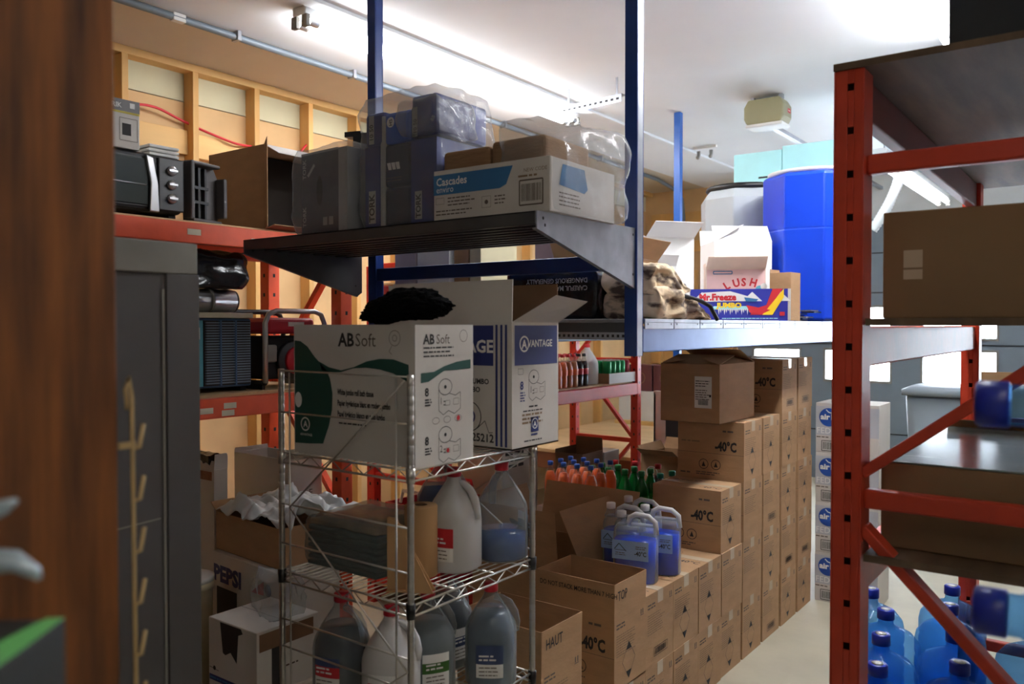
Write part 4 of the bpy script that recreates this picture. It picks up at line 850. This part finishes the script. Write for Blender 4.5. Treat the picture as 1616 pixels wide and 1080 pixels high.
PC=mat('pure_white_card',(238,238,236),.6,var=.03)
wc('tall tilted white box high in the heap behind the LUSH carton',-2.0,-1.72,4.56,4.9,DZ,DZ+.46,R(-50),{'x':(-35,.12),'-y':(-60,.2),'-x':(20,.1)},PC)
wc('wide white box at the left of the heap in front of the far blue post',-2.22,-1.94,4.04,4.32,DZ,DZ+.45,R(-40),{'-y':(70,.1),'x':(60,.14)},PC)
wc('low white box between the newsprint sacks and the LUSH carton',-2.02,-1.8,3.42,3.74,DZ,DZ+.26,R(-30),{'x':(30,.06)},PC)
carton('brown_carton','small upright brown carton before the blue tank','carton',-1.54,-1.42,4.42,4.54,DZ,DZ+.26,CB,None,open_={'-x':(0,.02)},rz=R(-6))
b=MB(); rg=random.Random(3)
for k in range(7): 
    x=rg.uniform(-.06,.04);y=rg.uniform(-.02,.02); z=k*.009; b.box(x-.03,x+.04,y-.03,y+.10,z,z+.006,BLK if k%2 else GREYL)
tag(b.build('hinge_pile',loc=(-1.43,4.60,DZ)),'pile of black metal hinges and brackets at the deck edge beside the blue tank','hardware')
carton('brown_carton','open brown carton just behind the front blue post','carton',-1.99,-1.65,2.99,3.3,DZ,DZ+.26,CB,None,open_={'x':(40,.1),'-y':(30,.12)})
# newsprint sacks
NP=mat('newsprint_sack',(206,184,152),.7,var=.5,scale=11,stretch=(1,1,2.2),pos=(.38,.52),c2=(88,70,58),bump=.4,bscale=18)
def sack(label,loc,w,d_,h,rz,seed):
    t=thing('paper_sack',label,'sack',loc,rz); b=MB(); blob_box(b,w,d_,h,NP,.026,9,seed,nx=24,top=lambda x,y:-.42*max(0,y)); b.build('body',t)
    b=MB(); cloth(b,.03,w*.6,BLK,.004,9,seed,n=8); return t
t=sack('crumpled printed coffee sack folded over the deck edge, upper one',(-1.50,2.90,DZ+.09),.2,.3,.12,R(3),1)
b=MB(); b.tube([(.04,.13,.03),(.06,.19,.05),(.06,.23,.045)],[.02,.012,.014],BLK,8); b.build('binding',t)
t=sack('crumpled printed coffee sack lying on the deck edge below another',(-1.49,3.0,DZ),.22,.46,.115,R(-2),8)
b=MB(); b.tube([(.1,-.12,.10),(.11,.0,.09),(.115,.12,.075),(.12,.2,.055),(.13,.25,.0)],.009,BLK,8); b.build('binding',t)
# black plastic sack with upside-down warning
t=thing('black_sack','black plastic sack with upside down warning text under the bracket shelf','sack',(-1.84,2.84,DZ))
b=MB(); blob_box(b,.42,.2,.20,BBAG,.014,7,17,nx=20); b.face((.18,-.113,.19),(-1,0,0),(0,0,-1),.004)
b.text('DANGEROUS GENERALLY',.0,.03,.026,LG,.02,.95); b.text('CAREFUL MAY NOT...',.0,.06,.026,LG,.02,.95); b.build('body',t)
# boxes on the deck seen under the bracket shelf
for k,(x0,x1,y0,y1,h,m,lab) in enumerate(((-2.69,-2.56,2.72,3.0,.36,mat('pale_mauve_card',(196,186,186),.7),'pale carton furthest left below the bracket shelf'),(-2.55,-2.36,2.72,3.0,.38,PC,'white carton with a dark handle slot below the bracket shelf'),(-2.35,-2.27,2.74,3.0,.37,CB,'narrow brown carton below the bracket shelf'),(-2.262,-2.2,2.74,3.0,.36,mat('cream_carton'),'slim cream carton below the bracket shelf'),(-2.34,-2.04,3.34,3.56,.42,mat('mauve_card',(104,92,104),.7),'dark mauve carton on the deck behind the black sack'))):
    def pp(b,w,d_,h,k=k):
        F(b,w,d_,h,'y'); b.poly([(w/2+.03*cos(a),h-.06+.012*sin(a)) for a in [2*pi*i/14 for i in range(14)]],INK) if k==1 else b.lines(.04,h-.04,.12,1,.01,.008,REDP,3)
    carton('stored_carton',lab,'carton',x0,x1,y0,y1,DZ,DZ+h,m,pp,tape=False)
b=MB(); blob_box(b,.36,.2,.3,BAG,.02,8,40,nx=16); tag(b.build('plastic_bag',loc=(-1.95,2.98+.0,DZ)),'clear bag standing on the deck behind the ADVANTAGE carton flap','plastic bag') if False else None
# ---------------- right rack contents
def bp(b,w,d_,h):
    F(b,w,d_,h,'y'); b.rect(.05,.1,.095,.175,TAPE); b.rect(.05,.125,.095,.13,FINK,2)
MC=mat('brown_board_face',(142,112,78),.8,var=.06,scale=4)
carton('long_carton','wide brown carton with a small square of tape, middle bay of the orange rack','carton',-.51,.3,2.32,2.95,1.669,1.945,MC,bp,tape=False)
WS=mat('shrink_wrapped_top',(120,130,126),.15,var=.5,scale=3,stretch=(.5,14,1),c2=(60,72,70))
t=carton('shrink_wrapped_carton','wide brown carton with glossy shrink wrapped top, lower bay of the orange rack','carton',-.51,.3,2.32,3.25,1.069,1.29,MC,None,tape=False)
MB().box(-.405,.405,-.465,.465,.2215,.226,WS).build('shrink_wrap',t,bevel=.002)
carton('dark_case','large dark case on top of the orange rack','case',-.42,.35,2.7,3.3,2.319,2.95,mat('dark_case_fabric',(28,31,36),.7,var=.1),None,tape=False)
carton('brown_carton','small open flat carton on the wrapped pack at the far end of the orange rack','carton',-.5,-.2,3.3,3.6,1.069,1.28,CB,None,open_={'-y':(60,.08)})
# 5 gallon bottles
def wbottle(label,loc,rz=0,src=None,rot=None,capm=JUGC,cap=True):
    t=thing('water_bottle',label,'water bottle',loc,rz,'five gallon water bottles')
    pr=[(.10,0),(.128,.012),(.135,.03)]
    for k in range(4): z=.05+k*.065; pr+=[(.135,z),(.130,z+.012),(.130,z+.02),(.135,z+.032)]
    pr+=[(.135,.325),(.128,.36),(.10,.395),(.06,.415),(.034,.425),(.029,.435),(.029,.455),(.032,.46),(.029,.466),(.029,.482)]
    b=MB(); b.lathe(pr,JUGB,28); b.build('body',t)
    if cap:
        b=MB(); b.lathe([(.031,.45),(.033,.452),(.033,.487),(.029,.491)],JUGC,24); b.lathe([(.02,.4912),(.001,.4914)],PAPER,20); b.build('cap',t)
    return t
wbt=wbottle('x',(0,0,0))
places=[((-.882,3.848),'blue water bottle at the back left of the floor group'),((-.768,3.60),'capped blue water bottle just left of the orange brace foot'),((-.72,3.30),'blue water bottle touching the orange post at the left of the floor group'),((-.566,3.823),'blue water bottle with the clearest cap at the back of the floor group'),((-.50,3.49),'blue water bottle in the middle of the floor group under the brace'),((-.44,3.18),'blue water bottle below the orange brace at the front right'),((-.60,4.10),'furthest blue water bottle of the floor group'),((-.665,3.0),'nearest blue water bottle beside the orange post'),((-.26,3.72),'blue water bottle at the right of the floor group')]
for k,((x,y),lab) in enumerate(places):
    z=.0
    if k==0: wbt.location=(x,y,z); wbt['label']=lab
    else: dup(wbt,(x,y,z),k*.7,lab,'five gallon water bottles')
# bottles lying in a cradle at the right edge
cr=thing('bottle_cradle','grey cradle at the right edge that holds two lying water bottles','bottle rack',(.12,1.34,0))
for z in (1.10,1.39): MB().box(-.04,.42,-.16,.16,z,z+.012,GREYM).build('tray',cr,bevel=.003)
for x in (0,.4):
    for y in (-.15,.15): MB().box(x-.0,x+.02,y-.01,y+.01,0,1.7,GREYM).build('upright',cr)
for z,lab in ((1.54,'upper water bottle lying on its side at the right edge, blue cap facing left'),(1.25,'lower dark water bottle lying on its side at the right edge')):
    o=copy_tree(wbt); o.location=(.325,1.335,z); o.rotation_euler=(0,R(-90),R(2)); o['label']=lab
b=MB(); blob_box(b,.3,.3,.3,BBAG,.03,7,3,nx=18); tag(b.build('rubbish_bag',loc=(.03,2.45+.0,.34)),'x','bag') if False else None
# floor level white panel + black bag at right bottom
b=MB().box(-.30,-.27,3.02,3.1,0,.62,PAPER)
# far bins and goods near the garage door
t=thing('waste_bin','grey wheeled waste bin before the bright windows','bin',(-1.2,7.6,0))
GB2=mat('bin_grey',(120,128,134),.5,var=.05)
b=MB(); loft(b,[(0,0,0,.2,.22,6),(1.08,0,0,.25,.28,6)],GB2,24); b.build('body',t); b=MB(); loft(b,[(1.08,0,0,.28,.31,8),(1.12,0,0,.28,.31,8),(1.15,0,0,.22,.25,6)],GB2,24); b.build('lid',t)
for x in (-.16,.16): b=MB(); b.M=Matrix.Translation((x,.26,.06))@Matrix.Rotation(R(90),4,'Y'); b.lathe([(.06,-.02),(.06,.02)],BLK,16); b.build('wheel',t)
carton('brown_carton','tall brown carton beside the waste bin before the windows','carton',-.9,-.55,7.3,7.7,0,1.2,CB,None,open_={'-y':(20,.1)})
t=thing('waste_bin','second waste bin with a dark lid right of the tall brown carton','bin',(-.2,7.5,0))
b=MB(); loft(b,[(0,0,0,.2,.22,6),(1.05,0,0,.25,.28,6)],mat('bin_black',(60,62,66),.5),24); b.build('body',t); b=MB(); loft(b,[(1.05,0,0,.28,.31,8),(1.1,0,0,.28,.31,8)],BLK,24); b.build('lid',t)
# DEF cartons (air1)
def air_p(b,w,d_,h):
    F(b,w,d_,h,'y'); b.rect(0,.105,w,h-.02,mat('light_grey_print',(186,188,194),.6)); b.disc(.075,h-.085,.055,mat('logo_blue',(24,74,160),.5),2); b.text('air1',.028,h-.098,.046,PAPER,.04,1.1,0,3); b.line([(.06,h-.04),(.075,h-.055),(.095,h-.06)],.006,PAPER,3); b.text('FED',.0+.004,.115,.05,PAPER,.0,1,0,2); b.lines(.005,.09,.09,1,.01,.006,GINK,3,2); b.barcode(.035,.012,.1,.06,INK,6,True,2)
pa=carton('fluid_carton','x','carton',-1.475,-1.12,5.04,5.32,0,.297,WCB,air_p,tape=False)
for k in range(4):
    lab='white air1 carton at the aisle end, %s of its stack'%(('bottom','second from bottom','third from bottom','topmost')[k])
    if k==0: pa['label']=lab; pa['group']='air1 cartons'
    else: o=dup(pa,(pa.location.x,pa.location.y,.2975*k),0,lab,'air1 cartons')
b=MB(); blob_box(b,.1,.06,.14,BAGW,.012,12,3,nx=10)
# ---------------- soda bottles
def bottle(name,label,scale,liqm,capm,lab,shell=PET,level=1,group=None,cat='bottle'):
    t=thing(name,label,cat,(0,0,0),0,group); s=scale
    pr=[(.026,0),(.031,.004),(.032,.02),(.032,.06),(.030,.075),(.032,.09),(.032,.13),(.029,.15),(.020,.175),(.0125,.195),(.011,.205),(.0135,.207),(.011,.212),(.011,.222)]
    bd=MB().lathe([(r*s,z*s) for r,z in pr],shell,14).build('body',t)
    if liqm:
        ip=[(.024,.003),(.0295,.006),(.0300,.02),(.0300,.06),(.0280,.075),(.03,.09),(.03,.13),(.027,.15),(.018,.175)]
        n=max(2,int(len(ip)*level+.5)); MB().lathe([(r*s,z*s) for r,z in ip[:n]],liqm,14).build('liquid',bd)
    MB().lathe([(.0145*s,.207*s),(.0145*s,.226*s),(.012*s,.228*s)],capm,12).build('cap',t)
    if lab: MB().lathe([(.0325*s,.085*s),(.0325*s,.125*s)],lab,16,cap=False).build('label',bd)
    return t
ORJ=mat('orange_soda',(255,112,14),.3,var=.03); COLA=mat('cola_liquid',(44,20,18),.2,var=.05); AMB=mat('amber_soda',(214,120,60),.3,var=.03); CLR=mat('clear_soda',(214,222,220),.2,var=.02,clear=.6)
BCAP=mat('blue_cap',(30,90,190),.4,var=0); GCAP=mat('green_cap',(20,120,60),.4,var=0); WCAP=PAPER; OLAB=mat('orange_label',(236,110,50),.5)
def row(proto_args,positions,labfn,group):
    p0=bottle(*proto_args,group=group) if False else None
def place(p,pts,labels,group):
    for k,((x,y,z),lab) in enumerate(zip(pts,labels)):
        if k==0: p.location=(x,y,z); p['label']=lab; p['group']=group
        else: dup(p,(x,y,z),k*.9,lab,group)
SZ=1.221
G='small soda bottles on the red rack shelf'
# front row of 600 ml bottles along the shelf, nearer ones first
Y0=4.36
kinds=[('clear soda',CLR,REDP,mat('lime_label',(190,210,90),.5)),('orange soda',ORJ,REDP,OLAB),('amber soda',AMB,REDP,OLAB),('cola',COLA,BLK,REDP)]
protoS=[bottle('soda_bottle','x',1.02,k[1],k[2],k[3]) for k in kinds]
seq=[0,0,1,1,1,1,2,2,3,3]
cnt={}
for r_ in range(2):
    for i,k in enumerate(seq):
        y=Y0+i*.068; x=-3.06-r_*.072
        nm=kinds[k][0]; lab='small %s bottle on the red rack, %s row, %s from the near end'%(nm,('front','second')[r_],('first','second','third','fourth','fifth','sixth','seventh','eighth','ninth','tenth')[i])
        if k in cnt: dup(protoS[k],(x,y,SZ),i*.8,lab,G)
        else: protoS[k].location=(x,y,SZ); protoS[k]['label']=lab; protoS[k]['group']=G; cnt[k]=1
pc=bottle('soda_bottle','x',1.45,CLR,WCAP,PAPER)
place(pc,[(-3.28-.0*(i%2),4.46+i*.1,SZ) for i in range(5)],['tall clear bottle behind the small sodas on the red rack, %s from the near end'%q for q in ('first','second','third','fourth','fifth')],'tall clear bottles on the red rack')
gallon('translucent gallon jug beside the tray of green cans on the red rack',(-3.16,5.18,SZ),R(160),HDPE,None,0,(GL,PAPER,''),cp=REDP)
t=thing('can_tray','cardboard tray on the red rack shelf holding the green soda cans','tray',(-3.14,5.47,SZ)); b=MB(); walls(b,.24,.42,.075,CB,CB); b.face((.12,-.21,0),(0,1,0),(0,0,1)).rect(.0,.0,.42,.075,PAPER); b.build('body',t)
can=thing('soda_can','x','can',(0,0,0)); MB().lathe([(.026,0),(.033,.008),(.033,.11),(.026,.12)],mat('green_can',(20,150,80),.3,metal=.3,var=.05),16).build('body',can); MB().lathe([(.026,.12),(.027,.123),(.024,.121)],SILV,16).build('lid',can)
rc=thing('soda_can','x','can',(0,0,0)); MB().lathe([(.026,0),(.033,.008),(.033,.11),(.026,.12)],mat('maroon_can',(150,24,50),.3,metal=.3,var=.05),16).build('body',rc); MB().lathe([(.026,.12),(.027,.123),(.024,.121)],SILV,16).build('lid',rc)
g0=[];r0=[]
for i in range(5):
    for j in range(3):
        (g0 if i<4 and j>0 else r0).append((-3.215+.07*j,5.32+.07*i,SZ+.045,i,j))
for L_,pr,cn in ((g0,can,'green'),(r0,rc,'maroon')):
    for k,(x,y,z,i,j) in enumerate(L_):
        lab='%s soda can in the tray, %s row from near, %s from the aisle'%(cn,('first','second','third','fourth','last')[i],('third','second','first')[j])
        if k==0: pr.location=(x,y,z); pr['label']=lab; pr['group']='cans in the tray'
        else: dup(pr,(x,y,z),0,lab,'cans in the tray')
for r_ in ():
    pass
# bottle island on cartons: orange small bottles and green 2 litre bottles
t=thing('display_crate','low dark crate with a white rim holding the tall soda bottles','crate',(-2.42,4.45,0))
CRT=mat('crate_dark',(52,46,44),.6,var=.08)
b=MB(); b.box(-.35,.4,-.55,.45,0,.44,CRT); b.build('base',t,bevel=.004)
b=MB(); b.box(.38,.41,-.55,.47,.44,.56,WCB).box(-.35,.41,.45,.48,.44,.56,WCB); b.face((-.35,-.551,.3),(1,0,0),(0,0,1)); b.face((.41,-.5,.3),(0,1,0),(0,0,1)); b.text('PEPPER',.1,.15,.07,GINK,.03,1.1); b.build('rim',t)
t=carton('shrink_pack_base','white wrapped pack under the small orange sodas','soda pack',-2.74,-2.36,3.93,4.33,.441,.60,PAPER,None,tape=False)
po=bottle('soda_bottle','x',1.12,ORJ,BCAP,None,level=1)
pts=[];labs=[]
nm4=('first','second','third','fourth')
for i in range(4):
    for j in range(3): pts.append((-2.69+.092*i,4.0+.11*j,.601)); labs.append('orange soda with blue cap, %s column from the left, %s row'%(nm4[i],('front','middle','back')[j]))
place(po,pts,labs,'small orange sodas with blue caps')
pg=bottle('soda_bottle','x',1.42,mat('green_soda',(18,110,40),.2,clear=.3,trans=(40,150,60)),GCAP,mat('green_label2',(50,140,40),.5),shell=PETG)
pts=[];labs=[]
for i in range(4):
    for j in range(2): pts.append((-2.69+.115*i,4.48+.12*j,.4405)); labs.append('tall green soda bottle, %s from the left, %s row behind the oranges'%(nm4[i],('near','far')[j]))
place(pg,pts,labs,'tall green soda bottles')
pw=bottle('soda_bottle','x',1.42,mat('mint_clear_liquid',(170,214,200),.2,clear=.5),mat('teal_cap',(30,150,120),.4),mat('mint_label',(80,190,150),.5))
place(pw,[(-2.22,4.48,.4405),(-2.2,4.6,.4405)],['mint labelled clear bottle nearest the white crate rim','mint labelled clear bottle just behind its twin by the crate rim'],'mint labelled bottles')
pk=bottle('soda_bottle','x',1.42,COLA,REDP,mat('silver_label',(190,190,196),.4))
place(pk,[(-2.09,4.58,.4405),(-2.68,4.75,.4405),(-2.55,4.78,.4405),(-2.38,4.77,.4405)],['cola bottle with silver label at the right end of the bottle crate','red capped cola bottle back left of the bottle crate','red capped cola bottle second from left at the back of the crate','red capped cola bottle at the back centre of the crate'],'tall cola bottles')
# cartons around the platform
carton('open_carton','dark brown open carton standing behind the orange soda bottles','carton',-3.3,-2.99,5.02,5.3,0,.76,CBD,lambda b,w,d_,h:(F(b,w,d_,h,'y'),b.rect(w-.1,h-.05,w-.04,h-.03,FINK)),open_={'y':(0,.1),'-y':(-70,.05)}) if False else None
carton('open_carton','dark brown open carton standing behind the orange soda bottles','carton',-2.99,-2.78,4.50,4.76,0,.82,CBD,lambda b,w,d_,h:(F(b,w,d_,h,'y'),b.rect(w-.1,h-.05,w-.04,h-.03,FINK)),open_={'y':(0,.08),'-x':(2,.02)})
carton('foil_carton','narrow silver white carton beside the dark brown open carton','carton',-2.99,-2.78,4.78,4.98,0,.80,mat('silver_card',(206,206,208),.35,metal=.3),None,tape=False)
carton('open_carton','pale open carton with a white strip right of the bottle crate','carton',-2.62,-2.35,5.0,5.35,0,.78,CB,lambda b,w,d_,h:(F(b,w,d_,h,'x'),b.rect(.16,0,.23,h,PAPER),F(b,w,d_,h,'y'),b.ring(.08,h-.12,.04,.006,PAPER)),open_={'-y':(60,.09),'y':(20,.08),'-x':(30,.06)})
def xt_p(b,w,d_,h):
    F(b,w,d_,h,'x'); b.rect(0,0,.25,h,CAPR,1); b.text('XTREME',.1,.02,.07,PAPER,.05,.75,R(90),2); b.line([(.15,.05),(.2,.05),(.2,.2),(.15,.2)],.004,PAPER,2,True); b.text('X',.38,.03,.06,PAPER,.03,.9,R(90),2)
carton('drink_case','red and black XTREME drink case past the end of the red rack','drink case',-2.66,-2.5,5.45,5.9,.74,.99,mat('black_card',(30,28,30),.4),xt_p,tape=False)
carton('plain_carton','carton under the XTREME drink case','carton',-2.68,-2.42,5.4,5.95,0,.739,CBD,tape=False)
t=thing('white_box_lid','upright white box lid above the XTREME drink case','carton',(-2.88,6.05,.601))
MB().box(-.17,.14,-.02,.02,0,.52,PAPER).box(-.17,-.15,-.02,.2,0,.5,PAPER).build('panel',t,bevel=.002)
b=MB(); blob_box(b,.2,.14,.08,YEL,.012,9,3,nx=8); tag(b.build('yellow_cloth',loc=(-2.58,5.72,.991)),'yellow cloth lying on the XTREME drink case','cloth')
# soda packs on the platform and beyond
for k,(x,y,z,lab) in enumerate(((-4.15,8.0,.95,'dark soda multipack at the left on the back ledge'),(-3.85,8.0,.95,'dark soda multipack in the middle of the back ledge'),(-3.5,8.0,.95,'brown soda multipack at the right of the back ledge'))):
    m=mat('maroon_card',(98,54,60),.5,var=.1) if k<2 else mat('brown_red_card',(134,84,72),.6)
    t=carton('soda_multipack',lab,'soda pack',x-.14,x+.14,y-.12,y+.12,z,z+.28,m,lambda b,w,d_,h:(F(b,w,d_,h,'y'),b.ring(.14,.14,.06,.008,FINK)),tape=False)
t=thing('back_ledge','white panelled ledge on the platform carrying soda multipacks','ledge',(-3.82,8.0,.6)); MB().box(-.55,.6,-.18,.18,0,.35,WALLW).build('body',t,bevel=.004); MB().box(-.57,.62,-.24,-.18,0,.04,WOODH).build('lip',t,bevel=.003)
# red crate and white printed cartons seen behind the jugs
t=thing('soda_crate','red plastic bottle crate low behind the wire shelf','crate',(-3.32,3.72,.121))
b=MB(); walls(b,.4,.5,.48,CAPR,CAPR,.012)
for q in (.12,.28): b.face((.2,-.25,0),(0,1,0),(0,0,1)).rect(.05,q,.2,q+.08,INK).rect(.28,q,.43,q+.08,INK)
b.build('body',t,bevel=.004); 
for y in (-.24,.24): MB().tube([(-.08,y*1.0,.49),(-.06,y,.56),(.06,y,.56),(.08,y,.49)],.01,PAPER if y<0 else CAPR,8).build('handle',t)
for k in range(2):
    carton('printed_carton','white printed carton %s behind the blue jug, on the red rack'%('below' if k==0 else 'above its twin'),'carton',-3.42,-3.06,4.02,4.4,.121+.4*k,.52+.4*k,WCB,lambda b,w,d_,h:(F(b,w,d_,h,'x'),b.lines(.03,h-.08,.25,3,.04,.02,INK,3)),tape=False)
carton('oasis_carton','blue and white OASIS water pack on the red rack shelf behind the orange post','water pack',-3.3,-3.06,3.52,3.8,1.221,1.5+.02,mat('sky_white_card',(214,228,240),.5),lambda b,w,d_,h:(F(b,w,d_,h,'y'),b.text('OASIS',.08,.02,.06,CBLUE,.04,1,R(90)),b.text('OASIS',.19,.02,.06,CBLUE,.04,1,R(90))),tape=False)
carton('small_carton','small yellow and white carton standing behind the generator','carton',-3.56,-3.4,2.45,2.69,LZ,LZ+.36,YEL,None,tape=False) if False else None
for o in bpy.data.objects:
    if o.name.startswith('t.') : pass
